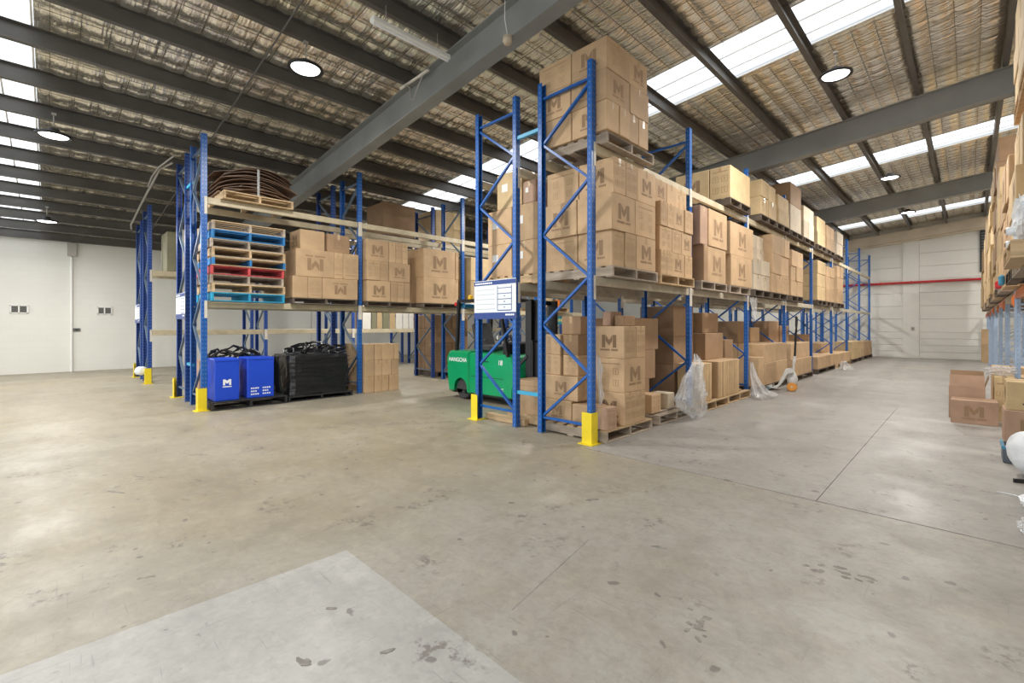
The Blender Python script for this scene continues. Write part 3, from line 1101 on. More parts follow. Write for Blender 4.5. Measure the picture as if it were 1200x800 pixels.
# ------------------------------------------------------------------ cartons
def face_mark(kind, w, h, m, flip=False):
    """Flat print on a carton face in its own (u, v) plane, 1 mm proud; returns quads."""
    q = []
    if kind == 'M':
        s = min(w * .5, h * .62)
        gw, gh = s * .95, s * .72
        u0, v0 = -gw / 2, -gh / 2 + s * .06
        t = gw * .24
        q.append([(u0, v0), (u0 + t, v0), (u0 + t, v0 + gh), (u0, v0 + gh)])
        q.append([(u0 + gw - t, v0), (u0 + gw, v0), (u0 + gw, v0 + gh), (u0 + gw - t, v0 + gh)])
        q.append([(u0 + t * 1.12, v0 + gh), (u0 + t * 1.12, v0 + gh * .52), (u0 + gw / 2, v0 + gh * .16), (u0 + gw / 2, v0 + gh * .58)])
        q.append([(u0 + gw / 2, v0 + gh * .58), (u0 + gw / 2, v0 + gh * .16), (u0 + gw - t * 1.12, v0 + gh * .52), (u0 + gw - t * 1.12, v0 + gh)])
        n = 11
        bw = gw * 1.25 / n
        for k in range(n):
            if k == 6:
                continue
            q.append([(-gw * .625 + k * bw, v0 - s * .18), (-gw * .625 + (k + .8) * bw, v0 - s * .18), (-gw * .625 + (k + .8) * bw, v0 - s * .08), (-gw * .625 + k * bw, v0 - s * .08)])
    elif kind == 'S':
        a = min(w * .32, h * .18)
        e = a * .07
        for cu, cv in ((-.22 * w, .12 * h), (.22 * w, .12 * h), (-.22 * w, -.22 * h), (.22 * w, -.22 * h)):
            for (x0, x1, y0, y1) in ((-a / 2, a / 2, -a / 2, -a / 2 + e), (-a / 2, a / 2, a / 2 - e, a / 2), (-a / 2, -a / 2 + e, -a / 2, a / 2), (a / 2 - e, a / 2, -a / 2, a / 2), (-a * .06, a * .06, -a * .3, a * .3)):
                q.append([(cu + x0, cv + y0), (cu + x1, cv + y0), (cu + x1, cv + y1), (cu + x0, cv + y1)])
        q.append([(-.36 * w, .33 * h), (.36 * w, .33 * h), (.36 * w, .36 * h), (-.36 * w, .36 * h)])
    elif kind == 'L':
        q.append([(-.30 * w, -.02 * h), (-.06 * w, -.02 * h), (-.06 * w, .20 * h), (-.30 * w, .20 * h)])
    if flip:
        q = [[(-u, -v) for u, v in c] for c in q]
    return q


def add_mark(t, face, dims, kind, m='ink', flip=False, name='printed_mark'):
    hx, hy, hz = dims[0] / 2, dims[1] / 2, dims[2]
    w, h = (dims[1], dims[2]) if face in ('+x', '-x') else (dims[0], dims[2])
    key = ('mark', face, kind, flip, m, dims)

    def fn():
        e = .0015
        mb = MB()
        for c in face_mark(kind, w, h, m, flip):
            if face == '+x':
                pts = [(hx + e, u, v + hz / 2) for u, v in c]
            elif face == '-x':
                pts = [(-hx - e, -u, v + hz / 2) for u, v in c]
            elif face == '-y':
                pts = [(u, -hy - e, v + hz / 2) for u, v in c]
            mb.add(pts, [tuple(range(len(pts)))])
        return mb.mesh(name, m)
    link(name, cached(key, fn), t)


def carton(x0, x1, y0, y1, z0, z1, label, group, m='kraft', marks=(), tape=False, rz=0.0, gap=.003, flip=False, ink='ink'):
    if x0 > x1:
        x0, x1 = x1, x0
    dims = (round(x1 - x0 - 2 * gap, 3), round(y1 - y0 - 2 * gap, 3), round(z1 - z0 - .001, 3))
    me = cached(('carton', dims, m), lambda: MB().cbox(-dims[0] / 2, dims[0] / 2, -dims[1] / 2, dims[1] / 2, 0, dims[2], .007).mesh('carton', m))
    o = link('carton', me, None, ((x0 + x1) / 2, (y0 + y1) / 2, z0), rz)
    tag(o, label, 'carton', group)
    for face, kind in marks:
        add_mark(o, face, dims, kind, 'label_paper' if kind == 'L' else ('ink_faint' if kind == 'S' else ink), flip, 'paper_label' if kind == 'L' else 'printed_mark')
    if tape:
        def fn():
            e = .0012
            mb = MB()
            hx, hy, hz = dims[0] / 2 + e, dims[1] / 2 + e, dims[2] + e
            if dims[0] >= dims[1]:
                mb.box(-hx, hx, -.025, .025, hz - .001, hz).box(hx - .001, hx, -.025, .025, hz - .10, hz).box(-hx, -hx + .001, -.025, .025, hz - .10, hz)
            else:
                mb.box(-.025, .025, -hy, hy, hz - .001, hz).box(-.025, .025, hy - .001, hy, hz - .10, hz).box(-.025, .025, -hy, -hy + .001, hz - .10, hz)
            return mb.mesh('tape', 'tape')
        link('tape', cached(('tape', dims), fn), o)
    return o


LAY = ['bottom', 'second', 'third', 'fourth', 'fifth', 'sixth', 'seventh']


def stack(desc, y0, y1, z0, rows, xf, depth=.56, side=1, m='kraft', ends=None, ends2=None, setback=0.0, tape=True, flip=False, jitter=.012, back=False):
    """Cartons of one pallet load, seen from the aisle. rows: bottom to top, each (height, [(fraction, mark), ...], setback).
    side=+1: the aisle is toward +x. ends: mark kind for the cartons behind the first one, on the face toward -y."""
    z = z0
    nrow = len(rows)
    for r, row in enumerate(rows):
        hgt, cells = row[0], row[1]
        sb = row[2] if len(row) > 2 else 0.0
        a0, a1 = (row[3] if len(row) > 3 else (y0, y1))
        lay = 'top' if r == nrow - 1 and nrow > 1 else LAY[r]
        tot = sum(c[0] for c in cells)
        yy = a0
        n = len(cells)
        for k, c in enumerate(cells):
            w = (a1 - a0) * c[0] / tot
            mk = c[1] if len(c) > 1 else ''
            cm_ = c[2] if len(c) > 2 else m
            j = random.uniform(-jitter, jitter)
            xa = xf - side * (sb + setback) + j
            xb = xa - side * depth
            marks = []
            if mk in ('M', 'S'):
                marks.append(('+x' if side > 0 else '-x', mk))
            if k == 0 and ends:
                e = ends[r % len(ends)]
                if e in 'MSL' and e:
                    marks.append(('-y', e))
            kn = {'M': 'letter-marked', 'S': 'symbol-printed'}.get(mk, 'plain')
            pos = 'only one' if n == 1 else (('near one' if k == 0 else 'far one') if n == 2 else ORD[k] + ' along')
            carton(xa, xb, yy, yy + w, z, z + hgt, '%s carton, %s layer, %s, %s' % (kn, lay, pos, desc), 'cartons, ' + desc, cm_, marks, tape, flip=flip)
            if k == 0 and (ends or back):
                e = (ends2[r % len(ends2)] if ends2 else '') if ends else ''
                carton(xb - side * .006, xb - side * (.006 + (1.13 - depth)), yy, yy + min(w, .5) if not back else yy + w, z, z + hgt, 'inner carton behind the first, %s layer, %s' % (lay, desc), 'cartons, ' + desc, m, [('-y', e)] if e and e in 'MSL' else [], tape, flip=flip)
            elif back:
                carton(xb - side * .006, xb - side * (.006 + (1.13 - depth)), yy, yy + w, z, z + hgt, 'inner carton behind %s along, %s layer, %s' % (ORD[k], lay, desc), 'cartons, ' + desc, m, [], tape, flip=flip)
            yy += w
        z += hgt
    return z


XA = -3.26      # carton and pallet face, aisle rack
Z1 = 2.13
Z2 = 3.83


def pal(i, y0, z, desc, m='pallet_grey', w=PW, detail=True, x0=XA, mats=None, **kw):
    return pallet(x0 + .0, y0, z, '%s pallet under %s' % ({'pallet_grey': 'grey wooden', 'pallet_raw': 'pale wooden', 'pallet_dark': 'dark wooden'}[m], desc), m, w=w, detail=detail, mats=mats, **kw)


# --- aisle rack, lower shelf
d = 'corner load on the lower shelf'
pal(0, 5.12, Z1, d, w=1.22)
stack(d, 5.15, 6.28, Z1 + .15, [(.47, [(.26, 'S'), (.25, 'S'), (.49, 'M')]), (.48, [(.50, 'M'), (.50, 'S')], 0, (5.11, 6.27)), (.47, [(.27, 'S'), (.27, 'S'), (.46, 'M')])], XA - .01, ends=['M', '', 'M'], ends2=['S', 'M', 'S'])
d = 'second lower-shelf load'
pal(0, 6.42, Z1, d, 'pallet_raw', w=1.19)
stack(d, 6.45, 7.58, Z1 + .15, [(.36, [(.18, 'S'), (.17, 'S'), (.40, 'M'), (.25, 'S')]), (.37, [(.36, 'S'), (.30, 'S'), (.34, 'M')]), (.37, [(.2, 'S'), (.2, 'S'), (.33, 'M'), (.27, 'S')]), (.36, [(.35, 'M'), (.3, ''), (.35, 'S')], .10)], XA - .02, back=False)
d = 'two tall cartons at second upright, lower shelf'
pal(0, 7.90, Z1, d)
stack(d, 8.0, 9.03, Z1 + .15, [(.63, [(.18, '', 'kraft_dark'), (.85, 'M')]), (.66, [(.30, '', 'kraft_pink'), (.80, 'M')], 0, (7.86, 9.05))], XA, depth=.62, m='kraft')
d = 'two square cartons before third upright, lower shelf'
pal(0, 9.22, Z1, d)
stack(d, 9.26, 10.45, Z1 + .15, [(.60, [(1.0, 'M')]), (.64, [(1.0, 'M')], 0, (9.24, 10.56))], XA, depth=.62)
d = 'pale load past third upright, lower shelf'
pal(0, 10.68, Z1, d, 'pallet_dark')
stack(d, 10.70, 11.80, Z1 + .15, [(.34, [(.5, ''), (.5, 'S')]), (.34, [(.45, ''), (.55, '')]), (.28, [(.5, ''), (.35, '')], .12), (.30, [(.5, ''), (.3, '')], .14)], XA - .03, m='kraft_white')
d = 'tall tan load mid-rack, lower shelf'
pal(0, 11.92, Z1, d, 'pallet_dark', w=1.25)
stack(d, 11.94, 13.4, Z1 + .15, [(.45, [(.3, ''), (.3, ''), (.4, 'S')]), (.48, [(.5, ''), (.5, '')]), (.44, [(.7, 'S'), (.3, '')])], XA - .02, m='kraft')
d = 'load before the dark gap, lower shelf'
pal(0, 13.58, Z1, d, 'pallet_dark')
stack(d, 13.62, 14.76, Z1 + .15, [(.40, [(.5, ''), (.5, 'S')]), (.38, [(.4, ''), (.6, '')]), (.42, [(.5, ''), (.45, '')])], XA - .02)
d = 'load past the dark gap, lower shelf'
pal(0, 16.5, Z1, d, 'pallet_dark', detail=False)
stack(d, 16.53, 17.6, Z1 + .15, [(.42, [(.5, ''), (.5, '')]), (.40, [(1, '')]), (.40, [(.6, '')])], XA - .02, m='kraft_pale', ends=['', ''], tape=False)
d = 'leaning carton load in fifth bay, lower shelf'
pal(0, 17.75, Z1, d, 'pallet_dark', detail=False)
stack(d, 17.8, 18.95, Z1 + .15, [(.40, [(.5, ''), (.5, '')]), (.42, [(.6, ''), (.4, '')]), (.34, [(.5, ''), (.5, '')])], XA - .02, tape=False)
d = 'load in sixth bay, lower shelf'
pal(0, 19.4, Z1, d, 'pallet_dark', detail=False)
stack(d, 19.45, 20.55, Z1 + .15, [(.46, [(.5, ''), (.5, '')]), (.46, [(1, '')]), (.40, [(.5, ''), (.5, '')])], XA - .02, m='kraft', tape=False)

# --- aisle rack, upper shelf
d = 'corner load on the upper shelf'
pal(0, 4.99, Z2, d, w=1.23)
stack(d, 4.94, 6.0, Z2 + .15, [(.38, [(.27, ''), (.24, ''), (.24, ''), (.25, '')]), (.39, [(.53, 'M'), (.47, '')], 0, (4.93, 6.0)), (.40, [(.53, 'S'), (.47, 'M')], 0, (4.93, 5.98))], XA + .03, ends=['M', 'M', 'M'], ends2=['', 'M', 'S'])
d = 'open-sided pair of cartons on the upper shelf'
pal(0, 9.25, Z2, d, 'pallet_dark')
carton(XA - .02, XA - .42, 9.3, 10.42, Z2 + .15, Z2 + .79, 'front tan carton wrapped in film, upper shelf by third upright', 'cartons, ' + d, 'kraft_pale', [('-y', 'S')], True)
carton(XA - .43, XA - 1.13, 9.3, 10.42, Z2 + .15, Z2 + .79, 'inner tan carton, upper shelf by third upright, beside the film-wrapped one', 'cartons, ' + d, 'kraft_pale', [('-y', 'M')], True)
d = 'tan load on upper shelf past third upright'
pal(0, 11.1, Z2, d, 'pallet_dark')
stack(d, 11.15, 12.25, Z2 + .15, [(.40, [(.5, 'S'), (.5, '')]), (.38, [(.5, ''), (.5, '')])], XA - .02, m='kraft_pale')
d = 'second tan load on upper shelf past third upright'
pal(0, 12.32, Z2, d, 'pallet_dark', w=1.1)
stack(d, 12.4, 13.3, Z2 + .15, [(.36, [(1, '')]), (.34, [(1, '')])], XA - .0, m='kraft_pale', depth=.4)
d = 'high brown load on upper shelf mid-rack'
pal(0, 13.56, Z2, d, 'pallet_dark')
carton(XA - .04, XA - 1.1, 13.6, 14.66, Z2 + .15, Z2 + .85, 'large pale lower carton, upper shelf mid-rack, fourth bay', 'cartons, ' + d, 'kraft_white', [('-y', ''), ])
carton(XA - .04, XA - 1.1, 13.6, 14.66, Z2 + .85, Z2 + 1.42, 'large brown upper carton, upper shelf mid-rack, highest of all', 'cartons, ' + d, 'kraft_dark')
d = 'film-wrapped load on upper shelf mid-rack'
pal(0, 14.9, Z2, d, 'pallet_dark')
stack(d, 14.9, 16.05, Z2 + .15, [(.48, [(.5, ''), (.5, '')]), (.42, [(.5, ''), (.5, '')])], XA - .02, m='kraft_white')
d = 'load on upper shelf, fifth bay'
pal(0, 16.48, Z2, d, 'pallet_dark', detail=False)
stack(d, 16.5, 17.6, Z2 + .15, [(.40, [(.5, ''), (.5, '')]), (.46, [(.5, ''), (.5, '')])], XA - .02, m='kraft_pale', tape=False)
d = 'second load on upper shelf, fifth bay'
pal(0, 17.8, Z2, d, 'pallet_dark', detail=False)
stack(d, 17.85, 18.95, Z2 + .15, [(.42, [(1, '')]), (.38, [(.6, ''), (.4, '')])], XA - .02, tape=False)
d = 'last load on upper shelf'
pal(0, 19.35, Z2, d, 'pallet_dark', detail=False)
stack(d, 19.4, 20.45, Z2 + .15, [(.42, [(.5, ''), (.5, '')]), (.40, [(1, '')])], XA - .02, m='kraft_white', tape=False)

# --- aisle rack, floor
d = 'corner load on floor'
pal(0, 4.98, 0, 'the corner load on the floor', mats=('pallet_raw', 'pallet_grey', 'pallet_grey'), w=1.19)
stack(d, 5.42, 5.98, .15, [(.44, [(.52, 'S'), (.48, 'S')]), (.46, [(1, 'M')]), (.44, [(.55, 'S'), (.45, 'S')])], XA - .005, depth=.49, ends=None, jitter=.004)
for k, (z0, z1) in enumerate(((.15, .59), (1.05, 1.49))):
    me_t = LABELS['symbol-printed carton, %s layer, near one, %s' % (('bottom', 'top')[k], d)]
    dims = (round(.49 - .006, 3), round(.56 * (.52, .55)[k] - .006, 3), round(z1 - z0 - .001, 3))
    add_mark(me_t, '-y', dims, 'M', 'ink_mid')
add_mark(LABELS['letter-marked carton, second layer, only one, ' + d], '-y', (round(.49 - .006, 3), round(.56 - .006, 3), .459), 'S')
carton(XA - .02, XA - .24, 5.02, 5.26, .15, .44, 'small carton on the pallet right behind the yellow corner guard', 'small cartons of corner load', 'kraft_pink', [('+x', 'S')], True)
col = [('letter-marked', -4.40, -3.84, .15, .45, 'M'), ('letter-marked', -4.40, -3.92, .45, .77, 'M')]
carton(-4.40, -3.88, 5.06, 5.52, .15, .45, 'letter-marked small carton, lowest behind the corner brace', 'small cartons of corner load', 'kraft', [('-y', 'M'), ('+x', 'S')], True)
carton(-3.86, -3.52, 5.04, 5.36, .15, .43, 'plain small carton on pallet between brace and yellow guard', 'small cartons of corner load', 'kraft', [('+x', 'S'), ('-y', 'S')], True)
carton(-4.40, -3.80, 5.10, 5.52, .45, .79, 'letter-marked small carton, second up behind the corner brace', 'small cartons of corner load', 'kraft', [('-y', 'M'), ('+x', 'S')], True)
for k, (z0, z1) in enumerate(((.79, 1.08), (1.08, 1.37))):
    carton(-4.44, -4.14, 5.14, 5.62, z0, z1, 'small square carton behind the corner brace, %s up, rack side' % ORD[k + 2], 'small cartons of corner load', 'kraft', [('-y', 'S'), ('+x', 'S')], True)
    carton(-4.13, -3.86, 5.18, 5.62, z0, z1, 'small square carton behind the corner brace, %s up, aisle side' % ORD[k + 2], 'small cartons of corner load', 'kraft_dark' if k else 'kraft', [('+x', 'S'), ('-y', 'S')], True)
carton(-4.20, -3.86, 5.24, 5.62, 1.37, 1.63, 'topmost small carton behind the corner brace, near the upright', 'small cartons of corner load', 'kraft_dark', [('+x', 'S')], True)
carton(-3.74, -3.60, 5.60, 5.90, 1.49, 1.70, 'pinkish small carton on top of the letter-marked corner load', 'small cartons of corner load', 'kraft_pink')
carton(-3.58, -3.42, 5.66, 5.96, 1.49, 1.64, 'dark small carton on top beside the pinkish one, corner load', 'small cartons of corner load', 'kraft_dark')
# second half of the first bay: empty grey pallet and dim cartons behind
pallet(XA - .02, 6.42, 0, 'empty grey wooden pallet on floor right of the corner load', 'pallet_grey', group='pallets on the floor under the aisle rack', w=1.2)
pallet(XA + .02, 7.86, 0, 'pale wooden pallet carrying two slatted tan cartons', 'pallet_raw', group='pallets on the floor under the aisle rack', w=1.25)
pallet(XA + .0, 9.15, 0, 'pale pallet on floor just before third upright', 'pallet_raw', group='pallets on the floor under the aisle rack', w=1.25)
k = 0
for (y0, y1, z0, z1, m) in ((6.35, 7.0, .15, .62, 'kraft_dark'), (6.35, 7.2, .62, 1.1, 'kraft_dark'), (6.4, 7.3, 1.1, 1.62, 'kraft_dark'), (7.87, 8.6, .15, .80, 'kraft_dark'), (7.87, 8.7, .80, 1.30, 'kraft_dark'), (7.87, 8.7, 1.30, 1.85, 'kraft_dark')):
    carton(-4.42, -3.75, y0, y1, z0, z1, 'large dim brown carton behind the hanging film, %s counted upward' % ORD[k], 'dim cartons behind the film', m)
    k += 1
carton(-3.74, -3.42, 6.45, 6.75, .15, .44, 'small brown carton on the empty grey pallet', 'small cartons on floor pallets', 'kraft', [('+x', 'S')])
carton(-3.74, -3.44, 7.02, 7.26, .15, .40, 'small grey-brown carton on empty grey pallet beside the film', 'small cartons on floor pallets', 'kraft_white')
carton(XA - .03, XA - .45, 7.92, 8.42, .15, .83, 'tan carton with vertical corrugations beside the hanging film', 'slatted tan cartons', 'kraft_pale')
carton(XA - .03, XA - .75, 8.72, 9.82, .15, .83, 'wide tan carton with vertical corrugations on pale pallet', 'slatted tan cartons', 'kraft')
for nm in ('tan carton with vertical corrugations beside the hanging film', 'wide tan carton with vertical corrugations on pale pallet'):
    o = LABELS[nm]
    dx, dy, dz = o.dimensions
    hx, hy, hz = o.data.vertices[0].co.x, 0, 0
    xs = [v.co.x for v in o.data.vertices]
    ys_ = [v.co.y for v in o.data.vertices]
    n = int((max(ys_) - min(ys_)) / .085)
    for q in range(n):
        yy = min(ys_) + .02 + q * .085
        MB().box(max(xs) - .002, max(xs) + .006, yy, yy + .06, .01, .67).build('slat', 'kraft_pale' if q % 2 else 'kraft', o)
k = 0
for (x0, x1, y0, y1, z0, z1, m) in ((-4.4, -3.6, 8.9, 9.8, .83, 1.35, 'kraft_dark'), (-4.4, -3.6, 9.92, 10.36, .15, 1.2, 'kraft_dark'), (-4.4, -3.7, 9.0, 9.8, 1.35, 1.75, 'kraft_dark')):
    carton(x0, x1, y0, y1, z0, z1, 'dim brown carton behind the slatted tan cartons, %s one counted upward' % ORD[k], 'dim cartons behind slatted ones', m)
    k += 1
# third bay onwards
d = 'floor load past third upright, beside pallet truck'
pallet(XA - .01, 10.72, 0, 'narrow dark pallet on floor right after the third upright', 'pallet_dark', group='pallets on the floor under the aisle rack', w=.66)
pallet(XA - .01, 11.42, 0, 'dark pallet with the pallet truck forks under it', 'pallet_dark', group='pallets on the floor under the aisle rack')
pallet(XA - .01, 12.60, 0, 'dark pallet on floor just past the pallet truck', 'pallet_dark', group='pallets on the floor under the aisle rack', w=.80)
o = carton(XA + .0, XA - .45, 10.92, 11.3, .15, .80, 'tan carton standing alone between third upright and pallet truck', 'cartons, ' + d, 'kraft')
stack(d, 11.34, 13.2, .15, [(.50, [(.5, 'S'), (.5, '')]), (.42, [(.5, ''), (.5, '')])], XA - .02, back=True)
d = 'floor load past the pallet truck'
pallet(XA - .01, 13.6, 0, 'dark pallet under floor load past the pallet truck', 'pallet_dark', group='pallets on the floor under the aisle rack', w=2.3, detail=False)
stack(d, 13.7, 15.8, .15, [(.45, [(.5, 'S'), (.5, '')]), (.42, [(.5, ''), (.5, '')], .05)], XA - .02, back=True)
d = 'low floor load in fifth bay'
pallet(XA - .01, 16.55, 0, 'dark pallet under the low floor load in fifth bay', 'pallet_dark', group='pallets on the floor under the aisle rack', w=2.5, detail=False)
stack(d, 16.6, 19.0, .15, [(.38, [(.45, 'S'), (.30, ''), (.25, '')])], XA - .02, back=True, tape=False)
d = 'bulging floor load in sixth bay'
pallet(XA - .01, 19.5, 0, 'raw pallet under bulging floor load in sixth bay', 'pallet_raw', group='pallets on the floor under the aisle rack', w=2.4, detail=False)
stack(d, 19.55, 21.85, .15, [(.35, [(.5, ''), (.5, '')]), (.35, [(.4, ''), (.4, '')], .5)], XA - .02, back=False, tape=False)
d = 'wrapped floor load in seventh bay'
pallet(XA - .01, 22.3, 0, 'dark pallet under wrapped floor load in seventh bay', 'pallet_dark', group='pallets on the floor under the aisle rack', w=2.4, detail=False)
stack(d, 22.35, 24.6, .15, [(.36, [(.4, ''), (.6, '')]), (.34, [(.5, ''), (.4, '')])], XA - .02, m='kraft_pale', back=False, tape=False)
d = 'last floor load by end wall'
pallet(XA - .01, 25.1, 0, 'dark pallet under the last floor load by end wall', 'pallet_dark', group='pallets on the floor under the aisle rack', w=2.5, detail=False)
stack(d, 25.15, 27.5, .15, [(.34, [(.5, ''), (.5, '')]), (.30, [(.4, ''), (.5, '')])], XA - .02, back=False, tape=False)
# dim cartons at the back of the mid bays, on the inner rows
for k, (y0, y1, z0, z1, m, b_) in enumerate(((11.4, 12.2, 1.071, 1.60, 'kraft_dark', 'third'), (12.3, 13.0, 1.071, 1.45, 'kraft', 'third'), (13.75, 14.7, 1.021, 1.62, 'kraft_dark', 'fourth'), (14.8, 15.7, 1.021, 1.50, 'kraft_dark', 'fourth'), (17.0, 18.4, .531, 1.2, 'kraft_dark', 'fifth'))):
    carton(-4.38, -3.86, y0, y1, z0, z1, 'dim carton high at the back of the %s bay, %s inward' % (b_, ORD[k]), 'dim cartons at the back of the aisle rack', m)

# --- rack behind (forklift side)
d = 'labelled load beyond the sign frame'
pallet(-4.54, 5.1, Z1, 'pale pallet under the labelled load beyond the load sign', 'pallet_raw', group='pallets under the cartons', w=1.16)
for (x0, x1, z0, z1, m, nm) in ((-5.66, -5.10, 2.28, 2.80, 'kraft', 'bottom layer, forklift side'), (-5.09, -4.56, 2.28, 2.80, 'kraft', 'bottom layer, spacer side'), (-5.66, -5.10, 2.80, 3.36, 'kraft', 'middle layer, forklift side'), (-5.09, -4.56, 2.80, 3.36, 'kraft', 'middle layer, spacer side'), (-5.44, -4.88, 3.36, 3.92, 'kraft_pale', 'top layer, forklift side'), (-4.86, -4.60, 3.36, 3.70, 'kraft_pink', 'top layer, spacer side')):
    carton(x0, x1, 5.12, 5.66, z0, z1, 'carton with white paper labels above the load sign, ' + nm, 'cartons, ' + d, m, [('-y', 'L')], True)
# floor pallet boards and low cartons behind the sign frame
t = thing('timber_plank', 'orange-brown timber plank on floor below the load sign', 'plank', (-5.28, 5.01, 0))
MB().cbox(-.26, .60, -.045, .045, 0, .10, .006).build('plank', 'pallet_raw', t)
pallet(-4.44, 5.10, 0, 'wooden pallet on floor behind the low light blue spacer', 'pallet_raw', group='pallets on the floor under the aisle rack', w=1.0, d=.74)
carton(-5.05, -4.48, 5.13, 5.58, .15, .66, 'brown carton on floor pallet behind the low spacer bar', 'cartons behind the low spacer', 'kraft', [('-y', 'S')], True)

# --- coloured pallet rack, lower shelf
ZB = 1.93
XB = -9.41
pcs = [('pallet_cyan', None, 'cyan pallet at the bottom of the coloured stack'), ('pallet_raw', None, 'raw wood pallet second from bottom of the coloured stack'), ('pallet_grey', None, 'grey-brown pallet just below the red one'), ('pallet_red', None, 'red pallet in the middle of the coloured stack'), ('pallet_raw', ('pallet_raw', 'pallet_blue', 'pallet_raw'), 'raw pallet with blue bearers above the red one'), ('pallet_raw', ('pallet_raw', 'pallet_raw', 'pallet_grey'), 'raw pallet fourth from top of the coloured stack'), ('pallet_grey', None, 'grey wood pallet under the blue one'), ('pallet_blue', None, 'blue pallet second from top of the coloured stack'), ('pallet_grey', ('pallet_raw', 'pallet_grey', 'pallet_grey'), 'brown pallet on top of the coloured stack')]
for k, (m, mts, lab) in enumerate(pcs):
    pallet(XB + random.uniform(-.02, .02), 2.0 + random.uniform(-.02, .02), ZB + k * .1585, lab, m, w=1.22, group='stacked empty pallets', h=.158, mats=mts)
d = 'load beside the coloured pallets'
pallet(XB, 3.36, ZB, 'dark pallet under the load beside the coloured pallets', 'pallet_dark', w=1.35, h=.12)
stack(d, 3.36, 4.72, ZB + .12, [(.43, [(.30, ''), (.29, 'S'), (.78, 'M')]), (.55, [(.75, 'M'), (.2, 'S'), (.34, 'S')], .0, (3.42, 4.74))], XB, ends=['', ''], flip=True, m='kraft')
carton(XB - .05, XB - .62, 3.52, 4.02, ZB + 1.10, ZB + 1.50, 'letter-marked carton, top layer, near one, load beside the coloured pallets', 'cartons, ' + d, 'kraft', [('-y', 'M')], True)
carton(XB - .03, XB - .6, 4.06, 4.55, ZB + 1.10, ZB + 1.48, 'film-topped carton, top layer, far one, load beside the coloured pallets', 'cartons, ' + d, 'kraft_dark', [('+x', 'M')], True)
d = 'load past the second upright, forklift aisle'
pallet(XB, 4.92, ZB, 'dark pallet under %s' % d, 'pallet_dark', w=1.15, h=.11)
stack(d, 4.94, 6.04, ZB + .11, [(.47, [(.58, 'M'), (.18, 'S'), (.18, 'S'), (.17, 'S')]), (.43, [(.30, 'S'), (.22, 'S'), (.52, 'M')], 0, (4.92, 6.03)), (.48, [(.52, 'M'), (.16, ''), (.16, 'S'), (.14, 'S')], .02, (4.92, 5.98))], XB)
d = 'two big letter-marked cartons above the forklift'
pallet(XB, 6.40, ZB, 'dark pallet under %s' % d, 'pallet_dark', w=1.16, h=.12)
stack(d, 6.42, 7.5, ZB + .12, [(.64, [(.9, 'M'), (.12, '')]), (.70, [(.9, 'M'), (.1, '')])], XB, ends=['', ''])
d = 'load past the third upright, forklift aisle'
pallet(XB, 7.9, ZB, 'dark pallet under %s' % d, 'pallet_dark', w=1.2, detail=False)
stack(d, 7.9, 9.1, ZB + .15, [(.62, [(.3, ''), (.5, 'S')]), (.62, [(.3, ''), (.5, '')])], XB, m='kraft_pale')

# bundle of bent boards on the upper shelf
pallet(XB, 2.18, 3.77, 'pale pallet under the bundle of bent boards', 'pallet_raw', w=1.2)
t = thing('board_bundle', 'bundle of dark bent boards on pale pallet, upper shelf', 'boards', (XB - .58, 2.78, 3.92))
rb = random.Random(40)
for k in range(16):
    zz = k * .034
    L = rb.uniform(.50, .68)
    n = 10
    sag = rb.uniform(.10, .24)
    off = rb.uniform(-.06, .06)
    tilt = rb.uniform(-.04, .04)
    th = rb.uniform(.008, .015)
    top, bot = [], []
    for j in range(n + 1):
        q = -1 + 2 * j / n
        zc = zz - sag * q * q * min(1, .25 + k / 9.0) + tilt * q + .02
        bot.append((off + q * L, max(.002 + .001 * k, zc)))
        top.append((off + q * L, max(.002 + .001 * k, zc) + th))
    poly = bot + top[::-1]
    x0 = -.52 + rb.uniform(-.05, .05)
    x1 = x0 + rb.uniform(.85, 1.06)
    nn = len(poly)
    MB().add([(x0, p, q) for p, q in poly] + [(x1, p, q) for p, q in poly], [tuple(range(nn)), tuple(range(nn, 2 * nn))[::-1]] + [(i, nn + i, nn + (i + 1) % nn, (i + 1) % nn) for i in range(nn)]).build('board', 'ply_brown', t)
for y in (-.02,):
    MB().box(.535, .545, y - .02, y + .02, -.0, .50).build('strap', 'clear_film', t)

